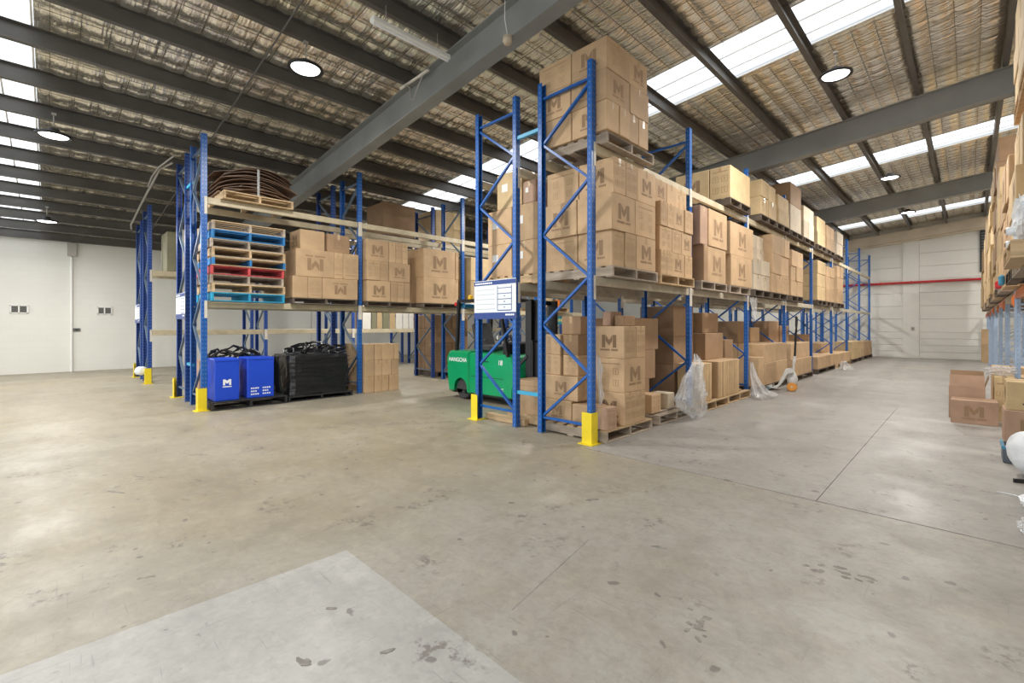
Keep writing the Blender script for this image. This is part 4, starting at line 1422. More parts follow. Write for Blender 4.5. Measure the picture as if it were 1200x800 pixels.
# --- coloured pallet rack, floor
pallet(-9.36, 1.99, 0, 'black pallet under the two blue boxes', 'pallet_dark', w=1.26, group='pallets on the floor', mats=('pallet_black', 'pallet_black', 'pallet_black'))
for (y0, y1, lab, mk) in ((2.05, 2.44, 'bright blue box with white letter logo beside the yellow guard', 'M'), (2.57, 3.03, 'bright blue box with small white print, away from the guard', 'S')):
    o = tag(MB().cbox(-.26, .26, 0, y1 - y0, 0, .74, .012).build('blue_box', 'box_blue', None, (-9.70, y0, .15)), lab, 'box', 'blue boxes')
    w = y1 - y0
    if mk == 'M':
        pr = MB()
        s = .065
        cu, cv = w * .5, .33
        for poly in ([(-s, -.05), (-s * .45, -.05), (-s * .45, .055), (-s, .055)], [(s * .45, -.05), (s, -.05), (s, .055), (s * .45, .055)], [(-s * .45, .055), (-s * .45, .0), (0, -.025), (0, .03)], [(0, .03), (0, -.025), (s * .45, .0), (s * .45, .055)], [(-s * 1.1, -.085), (s * 1.1, -.085), (s * 1.1, -.068), (-s * 1.1, -.068)]):
            pr.add([(.262, cu + a, cv + b_) for a, b_ in poly], [(0, 1, 2, 3)])
        pr.build('printed_mark', 'white_print', o)
    else:
        pr = MB()
        for c0 in (.06, .26):
            for r_ in range(3):
                for c_ in range(4 - (r_ == 1)):
                    pr.box(.2605, .2615, c0 + c_ * .036, c0 + c_ * .036 + .026, .06 + r_ * .055, .085 + r_ * .055)
        pr.build('printed_mark', 'white_print', o)
    MB().cbox(-.27, .268, -.004, w + .004, .70, .752, .012).build('box_lid', 'box_blue', o)


def crumple(name, m, label, cat, loc, rx, ry, rz, nu=28, nv=18, amp=.25, seed=1, flat=.0, smooth=False, group=None, power=1.0):
    """Crumpled closed bag: a noisy squashed ellipsoid resting on its base."""
    rnd = random.Random(seed)
    ph = [(rnd.uniform(1.5, 6), rnd.uniform(1.5, 6), rnd.uniform(0, 6.28), rnd.uniform(.3, 1)) for _ in range(9)]
    vs, fs = [], []
    for i in range(nv + 1):
        th = math.pi * i / nv
        for j in range(nu):
            a = 2 * math.pi * j / nu
            nx, ny, nz = math.sin(th) * math.cos(a), math.sin(th) * math.sin(a), -math.cos(th)
            e = sum(w * math.sin(p * nx * 2 + q * ny * 2 + f + p * nz) for p, q, f, w in ph) / 4.5
            s = 1 + amp * e + rnd.uniform(-amp, amp) * .35

            def sg(v):
                return math.copysign(abs(v) ** power, v)
            vs.append((rx * sg(nx) * s, ry * sg(ny) * s, max(0.0, rz * (1 + sg(nz) * s))))
    for i in range(nv):
        for j in range(nu):
            k0, k1 = i * nu + j, i * nu + (j + 1) % nu
            fs.append((k0, k1, k1 + nu, k0 + nu))
    me = bpy.data.meshes.new(name)
    me.from_pydata(vs, [], fs)
    me.materials.append(MATS[m])
    if smooth:
        me.polygons.foreach_set('use_smooth', [True] * len(fs))
    o = link(name, me, None, loc)
    return tag(o, label, cat, group)


# black wrap round and on the blue boxes
t = thing('stretch_wrap', 'torn black stretch wrap hanging behind and beside the blue boxes', 'wrap', (-9.75, 2.5, .155))
rw = random.Random(5)
for k in range(5):
    h0 = .74 + .035 * k
    pts = []
    for q in range(15):
        f = q / 14
        pts.append((-.36 - .035 * k + .03 * math.sin(q * 1.7 + k), -.46 + 1.02 * f + rw.uniform(-.02, .02), max(.02, h0 * (1 - (2 * f - 1) ** 8 * .5) + .05 * math.sin(q * .9 + 2 * k) + rw.uniform(-.02, .02))))
    MB().tube(pts, [.022 + .008 * math.sin(q * 2.1 + k) for q in range(15)], 6).build('wrap_strand', 'black_film', t)
for k in range(6):
    y0 = -.44 + .17 * k
    MB().tube([(-.38, y0, .02), (-.40, y0 + .03, .3), (-.37, y0 + .02, .6), (-.36, y0 + .06, .78)], .022, 5).build('wrap_strand', 'black_film', t)
for k in range(10):
    y0 = .58 + rw.uniform(0, .10)
    x0 = rw.uniform(-.25, .28)
    pts = [(x0, y0, .74), (x0 + rw.uniform(-.04, .04), y0 + rw.uniform(-.02, .05), .45), (x0 + rw.uniform(-.06, .06), y0 + rw.uniform(0, .06), .2), (x0, y0 + rw.uniform(0, .1), .02)]
    MB().tube(pts, [.012, .018, .022, .012], 5).build('wrap_strand', 'black_film', t)

# black wrapped load
pallet(-9.40, 3.28, 0, 'dark pallet under the black wrapped load', 'pallet_dark', w=1.32, group='pallets on the floor', mats=('pallet_black', 'pallet_black', 'pallet_black'), h=.10)
t = thing('wrapped_load', 'bulky load wrapped in black stretch film beside the blue boxes', 'wrapped load', (-9.98, 3.95, .10))
rw = random.Random(11)
nu, nv = 44, 12
vs, fs = [], []
for i in range(nv + 1):
    z = .80 * i / nv
    for j in range(nu):
        a = 2 * math.pi * j / nu
        c, s = math.cos(a), math.sin(a)
        q = max(abs(c), abs(s))
        n_ = (abs(c) ** 8 + abs(s) ** 8) ** (-1 / 8)
        b_ = 1 + .018 * math.sin(9 * z + 5 * a) + rw.uniform(-.010, .010)
        vs.append((.53 * c * n_ * b_, .62 * s * n_ * b_, z))
for i in range(nv):
    for j in range(nu):
        k0, k1 = i * nu + j, i * nu + (j + 1) % nu
        fs.append((k0, k1, k1 + nu, k0 + nu))
fs.append(tuple(nv * nu + j for j in range(nu)))
MB().add(vs, fs).build('wrapped_body', 'black_film', t)
for k in range(26):
    a = rw.uniform(-.45, .45)
    b_ = rw.uniform(-.55, .55)
    h_ = rw.uniform(.05, .22) * (1.2 - abs(b_))
    r_ = rw.uniform(.05, .12)
    pts = [(a + r_ * math.cos(u) * rw.uniform(.7, 1.3), b_ + r_ * 1.6 * math.sin(u), .80 + h_ * abs(math.sin(u / 2 + .3)) + rw.uniform(0, .03)) for u in (0, 1, 2, 3, 4, 5, 6)]
    MB().tube(pts, rw.uniform(.012, .028), 5).build('wrap_strand', 'black_film', t)
for k in range(8):
    z = .1 + k * .09
    MB().tube([(.535, -.60, z), (.545, -.2, z + rw.uniform(-.03, .03)), (.545, .3, z + rw.uniform(-.03, .03)), (.535, .6, z + .02)], .006, 4).build('wrap_strand', 'black_film', t)
# carton stack by the second upright
d = 'floor stack by second upright of coloured pallet rack'
stack(d, 4.90, 5.76, .0, [(.36, [(.26, ''), (.2, ''), (.2, ''), (.28, '')]), (.36, [(.25, ''), (.18, ''), (.24, ''), (.2, '')]), (.36, [(.25, ''), (.18, ''), (.34, ''), (.12, '')])], -9.46, m='kraft', ends=['', ''])
# tall dim stacks behind, rack B second row
pallet(-10.95, 7.9, 0, 'dark pallet under the tall dim stack behind the forklift', 'pallet_dark', w=1.2, group='pallets on the floor', detail=False)
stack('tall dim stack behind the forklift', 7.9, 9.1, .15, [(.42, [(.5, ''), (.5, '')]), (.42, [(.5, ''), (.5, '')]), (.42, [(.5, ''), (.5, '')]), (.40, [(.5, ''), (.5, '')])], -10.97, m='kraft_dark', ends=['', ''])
carton(-11.7, -11.15, 2.15, 2.75, 0, .78, 'pinkish brown carton on floor behind the blue boxes', 'cartons behind the blue boxes', 'kraft_pink')
# high loads on the second row, upper shelf
pallet(-10.95, 7.85, 3.77, 'pallet under pale high cartons beyond the coloured pallet rack', 'pallet_raw', w=1.2, group='pallets on high shelves', detail=False)
stack('high load beyond the coloured pallet rack', 7.9, 9.0, 3.92, [(.45, [(.6, ''), (.4, '')]), (.50, [(.55, ''), (.4, '')])], -10.97, m='kraft_pale', ends=['', ''])
pallet(-10.95, 6.4 - .2, 3.77, 'pallet under the dark high block beyond the coloured pallet rack', 'pallet_dark', w=1.1, group='pallets on high shelves', detail=False)
beam(B2R, BY[1], BY[2], 3.77, 'upper inner beam, bay second, rack behind the coloured pallets', 'beams behind the coloured pallet rack', 1)
beam(B2F, BY[1], BY[2], 3.77, 'upper outer beam, bay second, rack behind the coloured pallets', 'beams behind the coloured pallet rack', -1)
carton(-10.97, -11.9, 6.22, 7.2, 3.92, 4.78, 'dark brown block of cartons high beyond the coloured pallet rack', 'cartons, high dark block', 'kraft_dark')

mat('teal', (0.02, 0.26, 0.34), 0.45)
mat('print_yellow', (0.72, 0.62, 0.12), 0.5)
t = thing('banner', 'teal banner with yellow print hung on far beam, behind the corner load', 'banner', (B1F + .06, 11.62, 1.80))
MB().cbox(-.006, .006, -.88, .88, -.26, 0, .002).build('banner_cloth', 'teal', t)
pr = MB()
for k in range(14):
    pr.box(.0065, .0075, -.70 + k * .10, -.70 + k * .10 + .065, -.17, -.09)
pr.build('banner_print', 'print_yellow', t)
for yy in (-.84, .84):
    MB().box(-.03, .008, yy - .015, yy + .015, -.02, .135).build('hook', 'cable_grey', t)
pallet(XB, 10.85, ZB, 'pallet under mixed goods on shelf above the teal banner', 'pallet_raw', w=1.3, detail=False)
for k, (y0, y1, hh, m, lab) in enumerate(((10.9, 11.3, .34, 'kraft_pale', 'pale carton on shelf above the teal banner, near end'), (11.34, 11.6, .22, 'guard_yellow', 'yellow tub on shelf above the teal banner'), (11.64, 11.86, .25, 'orange_paint', 'orange tub on shelf above the teal banner'), (11.88, 12.1, .28, 'dark_crate', 'black crate on shelf above the teal banner'))):
    if m == 'kraft_pale':
        carton(XB - .02, XB - .5, y0, y1, ZB + .15, ZB + .15 + hh, lab, 'mixed goods above the teal banner', m)
    else:
        w = (y1 - y0) / 2
        o = tag(MB().lathe([(w * .8, 0), (w * .97, hh * .85), (w, hh * .86), (w, hh), (w * .9, hh), (.01, hh * .95)], 16).build('tub', m, None, (XB - .2, (y0 + y1) / 2, ZB + .15), smooth=False), lab, 'tub', 'mixed goods above the teal banner')
        MB().lathe([(.01, 0), (w * .99, 0), (w * .99, .012), (.01, .014)], 16, Matrix.Translation((0, 0, hh))).build('lid', 'black_metal', o)

# --- far left rack: upright boards and panels
k = 0
rw = random.Random(3)
y = 7.45
bm_ = ['board_white', 'board_tan', 'board_rust', 'board_olive', 'board_white', 'board_tan']
while y < 12.6:
    w = rw.uniform(.16, .34)
    hh = rw.uniform(1.1, 1.35)
    m = rw.choice(bm_)
    cname = {'board_white': 'white', 'board_tan': 'tan', 'board_rust': 'rust brown', 'board_olive': 'olive grey'}[m]
    if not any(abs(yy - (y + w / 2)) < w / 2 + .08 for yy in CY):
        o = MB().cbox(-.03, .03, 0, w - .02, 0, hh, .004).build('upright_board', m, None, (C1F, y, 1.381))
        tag(o, '%s board standing on far left rack shelf, %s counted away from the camera' % (cname, ORD[k] if k < 13 else 'number %d' % k), 'board', 'boards stood on the far left rack')
        k += 1
        if k > 10:
            break
    y += w + .03
tag(MB().cbox(-.43, .43, -.10, .10, 0, 1.05, .01).build('standing_board', 'board_olive', None, (C1F - .42, 2.28, 2.931)), 'dark olive panel standing on top shelf of far left rack', 'board')
tag(MB().cbox(-.43, .43, -.13, .13, 0, 1.15, .02).build('standing_board', 'board_white', None, (C1F - .42, 2.62, 2.931)), 'cream panel standing beside the olive one, far left rack', 'board')

# ------------------------------------------------------------------ forklift (faces the rack, +x)
F = thing('forklift', 'green electric forklift with black mast parked behind the load sign', 'forklift', (-7.80, 6.42, 0))
W2 = .53
body = MB()


def rprism(mb, poly, y0, y1, c=.03):
    """Side profile extruded across, with its long edges chamfered."""
    n = len(poly)
    cx = sum(p[0] for p in poly) / n
    cz = sum(p[1] for p in poly) / n
    inner = []
    for (x, z) in poly:
        dx, dz = x - cx, z - cz
        L = math.hypot(dx, dz)
        inner.append((x - dx / L * c, z - dz / L * c))
    rings = [(inner, y0), (poly, y0 + c), (poly, y1 - c), (inner, y1)]
    vs = []
    for pl, yy in rings:
        vs += [(x, yy, z) for x, z in pl]
    fs = [tuple(range(n)), tuple(range(3 * n, 4 * n))[::-1]]
    for r in range(3):
        for i in range(n):
            a, b_ = r * n + i, r * n + (i + 1) % n
            fs.append((a, a + n, b_ + n, b_))
    mb.add(vs, fs)
    return mb


def arc(cx, cz, r, a0, a1, n=10):
    return [(cx + r * math.cos(math.radians(a0 + (a1 - a0) * k / n)), cz + r * math.sin(math.radians(a0 + (a1 - a0) * k / n))) for k in range(n + 1)]


cw = [(.06, .14), (.02, .32), (0, .55), (.0, .86), (.05, .955), (.14, .985), (.72, .985), (.72, .14), (.695, .14)] + arc(.47, .22, .235, -10, 190, 12) + [(.20, .14)]
rprism(MB(), cw, -W2, W2, .045).build('counterweight', 'forklift_green', F)
ch = [(.725, .16), (.725, .94), (.80, .965), (1.70, .955), (1.90, .90), (2.00, .72), (2.06, .57)] + arc(2.24, .24, .31, 125, 190, 6) + [(1.92, .16)]
rprism(MB(), ch, -W2 + .01, W2 - .01, .03).build('chassis', 'forklift_green', F)
MB().box(.78, 1.70, -W2 + .002, -W2 + .012, .50, .508).box(1.0, 1.30, -W2 + .0, -W2 + .012, .80, .815).build('panel_seam', 'black_metal', F)
MB().box(.10, 1.85, -W2 + .06, W2 - .06, .12, .20).build('underframe', 'black_metal', F)


def wheel(x, y, r, w, hub='grey_metal', nm='wheel'):
    M = Matrix.Translation((x, y, r)) @ Matrix.Rotation(math.radians(90), 4, 'X')
    o = MB().lathe([(r * .55, -w / 2), (r * .88, -w / 2), (r * .97, -w * .38), (r, -w * .2), (r, w * .2), (r * .97, w * .38), (r * .88, w / 2), (r * .55, w / 2)], 28, M).build(nm, 'rubber', F, smooth=False)
    MB().lathe([(.02, -w * .42), (r * .30, -w * .44), (r * .5, -w * .36), (r * .56, -w * .40), (r * .56, w * .40), (r * .02, w * .42)], 20, M).build('hub', hub, o)


for yy in (-.40, -.20, .20, .40):
    wheel(.47, yy, .215, .14)
for yy in (-.44, .44):
    wheel(2.24, yy, .24, .17)
for s in (-1, 1):
    M = Matrix.Translation((2.24, s * .44, .24)) @ Matrix.Rotation(math.radians(90), 4, 'X')
    fd = MB()
    prof = []
    for k in range(9):
        a = math.radians(20 + 150 * k / 8)
        prof.append((2.24 + .295 * math.cos(a), .24 + .295 * math.sin(a)))
    for p, q in zip(prof[:-1], prof[1:]):
        fd.bar((p[0], s * .44, p[1]), (q[0], s * .44, q[1]), .18, .02, (0, 0, 1))
    fd.build('front_fender', 'forklift_green', F)
# cab
og = MB()
for s in (-1, 1):
    og.bar((.26, s * .46, .97), (.33, s * .46, 1.98), .06, .06, (0, 1, 0))
    og.bar((1.80, s * .48, .88), (1.52, s * .46, 1.98), .05, .06, (0, 1, 0))
    og.bar((.30, s * .46, 2.0), (1.56, s * .46, 2.0), .06, .05)
for k in range(8):
    x = .34 + k * .17
    og.bar((x, -.46, 2.005), (x, .46, 2.005), .03, .035)
og.build('overhead_guard', 'black_metal', F)
st = MB()
st.cbox(.62, 1.06, -.24, .24, .985, 1.10, .03)
rprism(st, [(.58, 1.08), (.46, 1.52), (.53, 1.55), (.68, 1.10)], -.24, .24, .03)
st.build('seat', 'rubber', F)
for s in (-1, 1):
    MB().cbox(.66, .95, s * .27 - .025, s * .27 + .025, 1.18, 1.22, .01).build('armrest', 'rubber', F)
dash = MB().cbox(1.50, 1.68, -.36, .36, .90, 1.18, .03)
dash.build('dashboard', 'black_metal', F)
MB().bar((1.52, .0, 1.12), (1.36, .0, 1.30), .05, .05, (0, 1, 0)).build('steering_column', 'black_metal', F)
ring = [(1.35 + .17 * math.cos(a) * .55, .17 * math.sin(a), 1.32 + .17 * math.cos(a) * .8) for a in [2 * math.pi * k / 16 for k in range(17)]]
MB().tube(ring, .014, 6).build('steering_wheel', 'black_metal', F)
MB().box(1.30, 1.32, -.30, -.16, 1.22, 1.30).build('document_holder', 'label_paper', F)
for (yy, m) in ((-.44, 'red_lens'), (-.36, 'amber_lens'), (.44, 'red_lens')):
    MB().cbox(.21, .27, yy - .05, yy + .03, 1.90, 1.98, .01).build('rear_lamp', m, F)
MB().cbox(.24, .44, -.40, -.10, 1.86, 1.96, .02).build('rear_speaker', 'screen_blue', F)
MB().lathe([(.045, 0), (.05, .02), (.045, .09), (.01, .11)], 14, Matrix.Translation((.5, -.3, 2.025))).build('beacon', 'amber_lens', F)
# mast and carriage: inside the rack opening, lowered below the shelf beam
ms = MB()
for s in (-1, 1):
    ms.box(2.10, 2.24, s * .30 - .045, s * .30 + .045, .10, 1.94)
    ms.box(2.25, 2.35, s * .235 - .035, s * .235 + .035, .10, 1.96)
for z in (.30, 1.05, 1.88):
    ms.box(2.12, 2.18, -.30, .30, z, z + .08)
ms.build('mast', 'black_metal', F)
for s in (-1, 1):
    MB().tube([(2.20, s * .16, .12), (2.20, s * .16, 1.5)], .035, 10).tube([(2.20, s * .16, 1.5), (2.20, s * .16, 1.85)], .020, 8).build('lift_cylinder', 'grey_metal', F)
    MB().bar((1.90, s * .40, .70), (2.14, s * .34, .95), .05, .05).build('tilt_cylinder', 'black_metal', F)
chn = MB()
for k in range(22):
    chn.box(2.21, 2.23, .05, .075, .4 + k * .066, .45 + k * .066)
chn.build('lift_chain', 'cable_grey', F)
ca = MB()
for z in (.12, .46):
    ca.box(2.355, 2.395, -.48, .48, z, z + .10)
for yy in (-.46, -.28, -.1, .1, .28, .46):
    ca.box(2.365, 2.395, yy - .015, yy + .015, .56, 1.22)
ca.box(2.355, 2.395, -.48, .48, 1.20, 1.24)
ca.build('load_backrest', 'black_metal', F)
for yy in (-.28, .28):
    MB().box(2.396, 2.44, yy - .05, yy + .05, .06, .58).add([(2.44, yy - .05, .03), (2.44, yy + .05, .03), (2.44, yy + .05, .075), (2.44, yy - .05, .075), (3.02, yy - .04, .035), (3.02, yy + .04, .035), (3.02, yy + .04, .05), (3.02, yy - .04, .05)], [(0, 3, 2, 1), (4, 5, 6, 7), (0, 1, 5, 4), (1, 2, 6, 5), (2, 3, 7, 6), (3, 0, 4, 7)]).build('fork', 'black_metal', F)


def text(s, size, m, parent, loc, rot, nm='lettering', shear=0.0):
    cu = bpy.data.curves.new(nm, 'FONT')
    cu.body = s
    cu.size = size
    cu.extrude = .001
    cu.offset = size * .018
    cu.shear = shear
    cu.align_x = 'CENTER'
    cu.align_y = 'CENTER'
    tmp = bpy.data.objects.new(nm, cu)
    COL.objects.link(tmp)
    dg = bpy.context.evaluated_depsgraph_get()
    me = bpy.data.meshes.new_from_object(tmp.evaluated_get(dg))
    bpy.data.objects.remove(tmp)
    me.materials.clear()
    me.materials.append(MATS[m])
    o = link(nm, me, parent, loc)
    o.rotation_euler = rot
    return o


text('HANGCHA', .115, 'white_print', F, (.37, -W2 - .002, .80), (math.radians(90), 0, 0), shear=.15)
text('18', .13, 'white_print', F, (1.62, -W2 + .008, .80), (math.radians(90), 0, 0), shear=.1)
text('HC', .07, 'white_print', F, (1.66, -W2 + .008, .30), (math.radians(90), 0, 0), shear=.15)

# ------------------------------------------------------------------ hand pallet truck
J = thing('pallet_truck', 'white and blue hand pallet truck with orange wheel in the wide aisle', 'pallet truck', (-2.98, 12.0, 0), rz=math.radians(8))
# local +x is the handle end, forks run to -x under the floor load
hj = MB()
hj.prism([(-.42, .06), (-.30, .06), (-.18, .12), (-.02, .50), (.10, .52), (.14, .44), (.02, .40), (-.10, .16), (-.20, .05), (-.42, .05)], 'y', -.16, .16)
hj.box(-.46, -.30, -.34, .34, .05, .12)
hj.build('head_frame', 'truck_white', J)
MB().lathe([(.06, .09), (.10, .10), (.11, .30), (.07, .40), (.045, .44), (.02, .44)], 16, Matrix.Translation((.10, 0, 0))).build('pump_body', 'truck_white', J, smooth=True)
for s in (-1, 1):
    M = Matrix.Translation((.10, s * .075, .10)) @ Matrix.Rotation(math.radians(90), 4, 'X')
    wv = MB().lathe([(.05, -.035), (.088, -.035), (.10, -.02), (.10, .02), (.088, .035), (.05, .035)], 22, M).build('steer_wheel', 'wheel_orange', J)
    MB().lathe([(.01, -.036), (.05, -.032), (.05, .032), (.01, .036)], 14, M).build('hub', 'truck_white', wv)
    MB().cbox(-1.25, -.30, s * .27 - .07, s * .27 + .07, .045, .10, .01).build('fork', 'truck_blue', J)
    M2 = Matrix.Translation((-1.12, s * .27, .045)) @ Matrix.Rotation(math.radians(90), 4, 'X')
    MB().lathe([(.01, -.04), (.04, -.04), (.042, 0), (.04, .04), (.01, .04)], 12, M2).build('load_roller', 'rubber', J)
MB().tube([(.12, 0, .42), (.13, 0, .62)], .024, 8).tube([(.13, 0, .62), (.15, 0, .80)], .03, 8).build('handle_sleeve', 'truck_white', J)
MB().tube([(.15, 0, .80), (.17, 0, 1.30), (.18, 0, 1.42)], .022, 8).build('handle_bar', 'black_metal', J)
lp = [(.18 + .0, .0 + .0, 1.42), (.18, -.10, 1.50), (.185, -.14, 1.62), (.18, -.08, 1.70), (.18, .08, 1.70), (.185, .14, 1.62), (.18, .10, 1.50), (.18, 0, 1.42)]
MB().tube(lp, .016, 6).build('handle_loop', 'black_metal', J)

# ------------------------------------------------------------------ loose clear film


def film(name, label, loc, pts, rings, seed, n=26):
    """Hanging crumpled sheet: a noisy closed loop swept down through centre points with given half widths."""
    rnd = random.Random(seed)
    vs, fs = [], []
    for (c, (a, b_)) in zip(pts, rings):
        for j in range(n):
            t_ = 2 * math.pi * j / n
            e = 1 + .42 * math.sin(5 * t_ + c[2] * 9 + seed) * rnd.uniform(.5, 1) + rnd.uniform(-.2, .2)
            vs.append((c[0] + a * math.cos(t_) * e, c[1] + b_ * math.sin(t_) * e, max(.004, c[2] + rnd.uniform(-.03, .03))))
    for i in range(len(pts) - 1):
        for j in range(n):
            k0, k1 = i * n + j, i * n + (j + 1) % n
            fs.append((k0, k1, k1 + n, k0 + n))
    me = bpy.data.meshes.new(name)
    me.from_pydata(vs, [], fs)
    me.materials.append(MATS['clear_film'])
    o = link(name, me, None, loc)
    return tag(o, label, 'plastic film', 'clear film hanging from the racks')


film('plastic_film', 'crumpled clear film hanging on the second upright over the empty pallet', (-3.18, 7.35, 0), [(-.12, .40, 1.0), (-.06, .32, .92), (-.02, .18, .82), (0, .05, .66), (0, -.02, .50), (.02, -.08, .36), (.04, -.05, .22), (.05, 0, .10), (.06, .02, .02)], [(.02, .03), (.05, .08), (.07, .16), (.10, .26), (.12, .36), (.12, .42), (.10, .34), (.09, .22), (.05, .10)], 3)
film('plastic_film', 'clear film bunched at the foot of the third upright', (-3.08, 10.28, 0), [(-.16, .12, .72), (-.12, .08, .50), (-.06, .05, .30), (.0, .1, .14), (.08, .2, .05), (.1, .25, .01)], [(.02, .03), (.05, .08), (.07, .12), (.12, .25), (.16, .42), (.14, .30)], 9)
film('plastic_film', 'strip of clear film dangling from the beam at the third upright', (-3.33, 10.72, 0), [(0, 0, 2.10), (.02, .02, 1.95), (.03, .04, 1.75), (.03, .05, 1.6)], [(.05, .12), (.04, .14), (.03, .08), (.02, .03)], 4, 14)
film('plastic_film', 'wisps of clear film on the corner upright brace', (-3.47, 5.10, 0), [(0, 0, 1.10), (.0, .03, .95), (.02, .0, .8), (.03, .03, .6), (.02, .02, .46)], [(.01, .02), (.03, .05), (.02, .03), (.02, .04), (.01, .02)], 6, 12)
film('plastic_film', 'pale film heap on floor in front of the sixth bay', (-3.0, 18.9, 0), [(0, 0, .30), (.02, 0, .2), (.05, 0, .08), (.06, 0, .01)], [(.05, .1), (.1, .25), (.15, .4), (.16, .45)], 8, 16)

# ------------------------------------------------------------------ right-hand rack
XD = .55
DY = [5.4 + 2.8 * i for i in range(9)]
DY = [y for y in DY if y < 27.9]
for i, y in enumerate(DY):
    if i < 2:
        continue
    frame(XD, XD + 1.0, y, 'galvanised upright frame of the right-hand rack, %s into the picture' % ORD[i - 2], 'frames of the right-hand rack', h=2.06, m='upright_galv', bm='galvanised')
    t = thing('orange_bracket', 'orange beam bracket on the right-hand rack, %s into the picture' % ORD[i - 2], 'bracket', (XD - .036, y, 1.80), 'orange brackets of the right-hand rack')
    MB().cbox(-.012, 0, -.05, .05, 0, .20, .002).box(-.030, -.012, -.03, .03, .04, .16).build('bracket_plate', 'orange_paint', t)
    MB().lathe([(.004, 0), (.012, .0), (.012, .012), (.004, .012)], 8, Matrix.Translation((-.012, .04, .18)) @ Matrix.Rotation(math.radians(-90), 4, 'Y')).build('bolt', 'grey_metal', t)
for i, (a, b_) in enumerate(zip(DY[:-1], DY[1:])):
    tag(MB().cbox(XD - .03, XD + .03, a + .04, b_ - .04, 1.935, 2.055, .005).build('rack_beam', 'orange_paint' if i % 2 else 'beam_cream'), '%s beam along the front of the right-hand rack' % ORD[i], 'rack beam', 'beams of the right-hand rack')
rd = random.Random(21)
y = 5.62
n = 0
ZD = 2.06
while y < 26.6:
    pallet(.36 if n else .24, y, ZD, 'wooden pallet under the %s load along the right-hand rack' % ORD[n], ('pallet_raw', 'pallet_grey', 'pallet_dark')[n % 3], group='pallets on the right-hand rack', detail=(n < 3), dirx=-1)
    d = '%s load along the right-hand rack' % ORD[n]
    rows = []
    z = ZD + .15
    target = (3.62, 3.66, 3.60, 3.66, 4.1, 4.95, 4.9, 3.7, 4.4, 4.7, 4.6, 4.2, 4.6, 4.3)[min(n, 13)]
    while z < target - .15:
        h_ = rd.uniform(.34, .52) if n < 8 else rd.uniform(.5, .8)
        if target - z - h_ < .2:
            h_ = target - z
        c = rd.choice([[(.5, 'M'), (.5, '')], [(.33, ''), (.33, 'S'), (.34, '')], [(.4, ''), (.6, 'M')], [(.6, ''), (.4, '')]])
        if n > 6:
            c = [(1, '')]
        rows.append((h_, c, rd.uniform(-.03, .03)))
        z += h_
    stack(d, y, y + 1.15, ZD + .15, rows, .36 if n else .52, side=-1, depth=.56, m=rd.choice(['kraft', 'kraft', 'kraft_dark', 'kraft_pale']), ends=None, tape=n < 3)
    y += 1.28 + (.1 if n % 2 else 0.03)
    n += 1
# high cartons on the upper level of the near bays
for yy, nm in ((5.4, 'nearest'), (8.2, 'second')):
    pass
t = thing('rack_beam', 'upper beam of the right-hand rack under the high cartons', 'rack beam', (XD, 8.2, 3.80))
MB().cbox(-.03, .03, -2.72, 2.72, -.10, 0, .005).build('beam_box', 'orange_paint', t)
for yy in (-2.67, 0.0, 2.69):
    MB().box(-.03, .03, yy - .03, yy + .03, -1.86, -.10).build('post', 'upright_galv', t)
pallet(.36, 6.35, 3.80, 'pallet under the high tan cartons on the right-hand rack', 'pallet_raw', group='pallets on the right-hand rack', dirx=-1, w=1.5)
stack('high tan load on the right-hand rack', 6.35, 7.75, 3.95, [(.28, [(.5, ''), (.5, '')]), (.32, [(.45, ''), (.55, '')]), (.48, [(.5, ''), (.5, '')])], .36, side=-1, m='kraft_pale')
# things poking out of the stacks
crumple('plastic_bag', 'plastic_white', 'white plastic sheet bulging out of right-hand stack, upper', 'plastic', (.375, 6.42, 2.212), .085, .28, .24, seed=2, amp=.35, group='white plastic on the right-hand rack')
for k, (yy, zz) in enumerate(((6.35, 2.42), (6.30, 2.30))):
    t = thing('foam_roll', 'white roll poking out of right-hand stack, %s of two' % ('upper', 'lower')[k], 'roll', (.262, yy - .02 + .06 * k, (2.38, 2.255)[k]))
    M = Matrix.Rotation(math.radians(90), 4, 'Y')
    MB().lathe([(.02, -.02), (.035, -.02), (.04, 0), (.04, .14), (.02, .14)], 16, M).build('roll_body', 'plastic_white', t, smooth=True)
    MB().lathe([(.004, -.03), (.018, -.03), (.018, .0), (.004, .0)], 10, M).build('roll_core', 'kraft_dark', t)
tag(MB().cbox(.29, .35, 9.3, 9.55, 2.06, 2.20, .02).build('small_bag', 'truck_blue'), 'small blue packet on pallet edge of the right-hand rack', 'packet')
tag(MB().cbox(.28, .35, 10.2, 10.5, 2.06, 2.18, .02).build('small_bag', 'fire_red'), 'small red packet on pallet edge of the right-hand rack', 'packet')

# floor clutter by the right-hand rack ------------------------------
gC = 'cartons on the floor by the right-hand rack'
o = carton(-.21, .31, 9.86, 10.28, 0, .36, 'letter-marked brown carton lying nearest the wide aisle', gC, 'kraft_pink', [('-y', 'M')], True)
# open carton with its flaps up
t = thing('open_carton', 'open brown carton with raised flaps behind the letter-marked one', 'carton', (-.03, 10.62, 0), gC)
MB().box(-.21, .21, -.24, .24, 0, .01).build('carton_base', 'kraft_dark', t)
for (a, b_, c, e, nm) in ((-.21, -.203, -.24, .24, 'side_panel'), (.203, .21, -.24, .24, 'side_panel'), (-.203, .203, -.24, -.233, 'side_panel'), (-.203, .203, .233, .24, 'side_panel')):
    MB().box(a, b_, c, e, .01, .52).build(nm, 'kraft_pink', t)
MB().bar((0, .237, .52), (0, .30, .74), .40, .006, (0, 1, 0)).build('flap', 'kraft_dark', t)
MB().bar((0, -.237, .52), (0, -.20, .70), .40, .006, (0, 1, 0)).build('flap', 'kraft_pink', t)
MB().bar((.206, 0, .52), (.25, 0, .68), .46, .006, (1, 0, 0)).build('flap', 'kraft_dark', t)
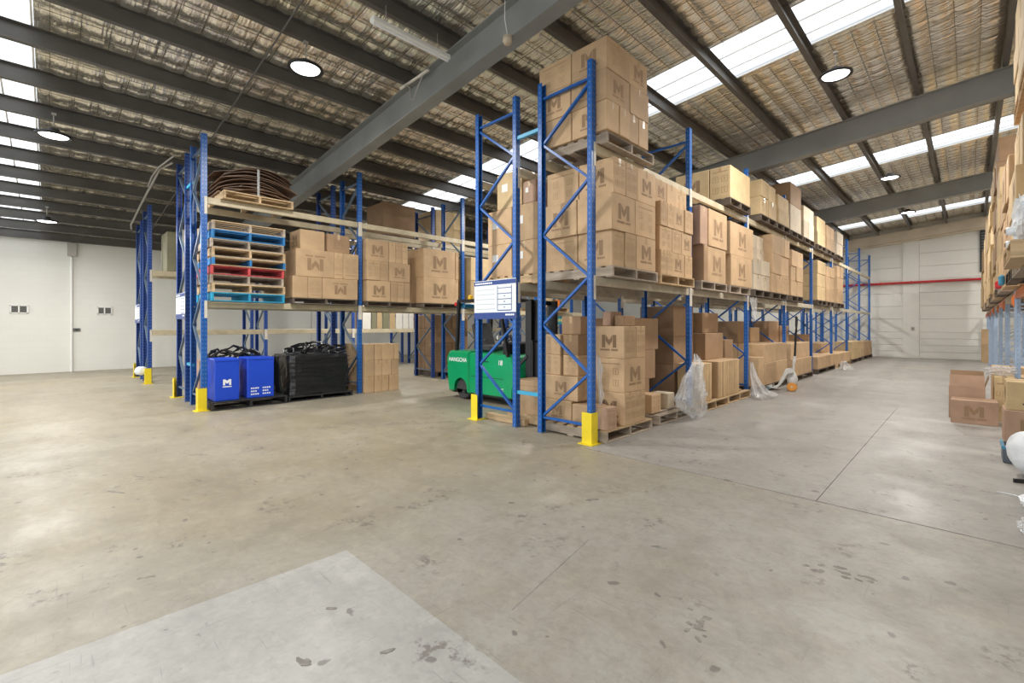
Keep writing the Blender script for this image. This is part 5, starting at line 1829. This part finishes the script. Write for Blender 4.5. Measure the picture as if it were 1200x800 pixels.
carton(.27, .505, 10.45, 10.93, 0, .70, 'tan carton standing between the open carton and the right-hand rack', gC, 'kraft_pale', [('-y', 'S')], True)
carton(.31, .84, 8.55, 9.1, 0, .43, 'brown carton under the darkly printed one by the right-hand rack', gC, 'kraft_pink', [('-y', 'M')], True)
carton(.33, .88, 8.58, 9.08, .43, .79, 'carton with bold dark print stacked by the right-hand rack', gC, 'kraft_pale', [('-y', 'M'), ('-x', 'M')], True, ink='ink_dark')
carton(.34, .86, 11.6, 12.2, 0, .62, 'plain carton on floor further along the right-hand rack', gC, 'kraft', [], True)
carton(.30, .84, 12.6, 13.2, 0, .72, 'plain brown carton on floor deep along the right-hand rack', gC, 'kraft', [], True)
carton(.34, .80, 26.6, 27.2, 0, .75, 'lower tall tan carton on floor by the end wall, right-hand side', gC, 'kraft', [])
carton(.34, .80, 26.6, 27.2, .75, 1.35, 'upper tall tan carton by the end wall, right-hand side', gC, 'kraft', [])
crumple('clear_sheet', 'clear_film', 'crumpled clear film heap on the tan carton by right-hand rack', 'plastic film', (.36, 10.8, .70), .16, .26, .07, seed=6, amp=.5)
t = thing('crate', 'dark grey plastic crate on floor beside the white bag', 'crate', (.40, 7.55, 0))
MB().cbox(-.14, .30, -.20, .20, 0, .02, .005).build('crate_base', 'dark_crate', t)
for (a, b_, c, e) in ((-.14, -.12, -.20, .20), (.28, .30, -.20, .20), (-.12, .28, -.20, -.18), (-.12, .28, .18, .20)):
    MB().box(a, b_, c, e, .02, .17).build('crate_side', 'dark_crate', t)
MB().box(-.15, .31, -.21, -.19, .15, .18).box(-.15, -.13, -.2, .2, .15, .18).build('crate_rim', 'truck_blue', t)
crumple('plastic_bag', 'plastic_white', 'large pale blue-white plastic bag beside the dark crate', 'bag', (.46, 6.85, .02), .20, .22, .22, seed=12, amp=.10, smooth=True)
tag(MB().bar((.30, 6.50, .012), (.42, 6.56, .012), .02, .05).build('strap', 'black_metal'), 'short black strap lying against the white plastic bag', 'strap')
crumple('paper_sheet', 'plastic_white', 'white crumpled paper on floor at the picture edge', 'paper', (.43, 5.62, 0), .13, .20, .07, seed=15, amp=.35)
crumple('film_scrap', 'clear_film', 'shredded clear film on floor nearest the camera', 'plastic film', (.36, 4.95, 0), .10, .18, .05, seed=18, amp=.6)
tag(MB().tube([(.18, 6.02, .006), (.28, 5.98, .01), (.40, 5.86, .015)], .005, 5).build('twine', 'plastic_white'), 'thin white strip of packing twine on the floor by the paper', 'twine')

print('things', sum(1 for o in scene.objects if o.parent is None and o.get('category')), 'objects', len(scene.objects), 'tris', sum(sum(len(p.vertices) - 2 for p in o.data.polygons) for o in scene.objects if o.type == 'MESH'))
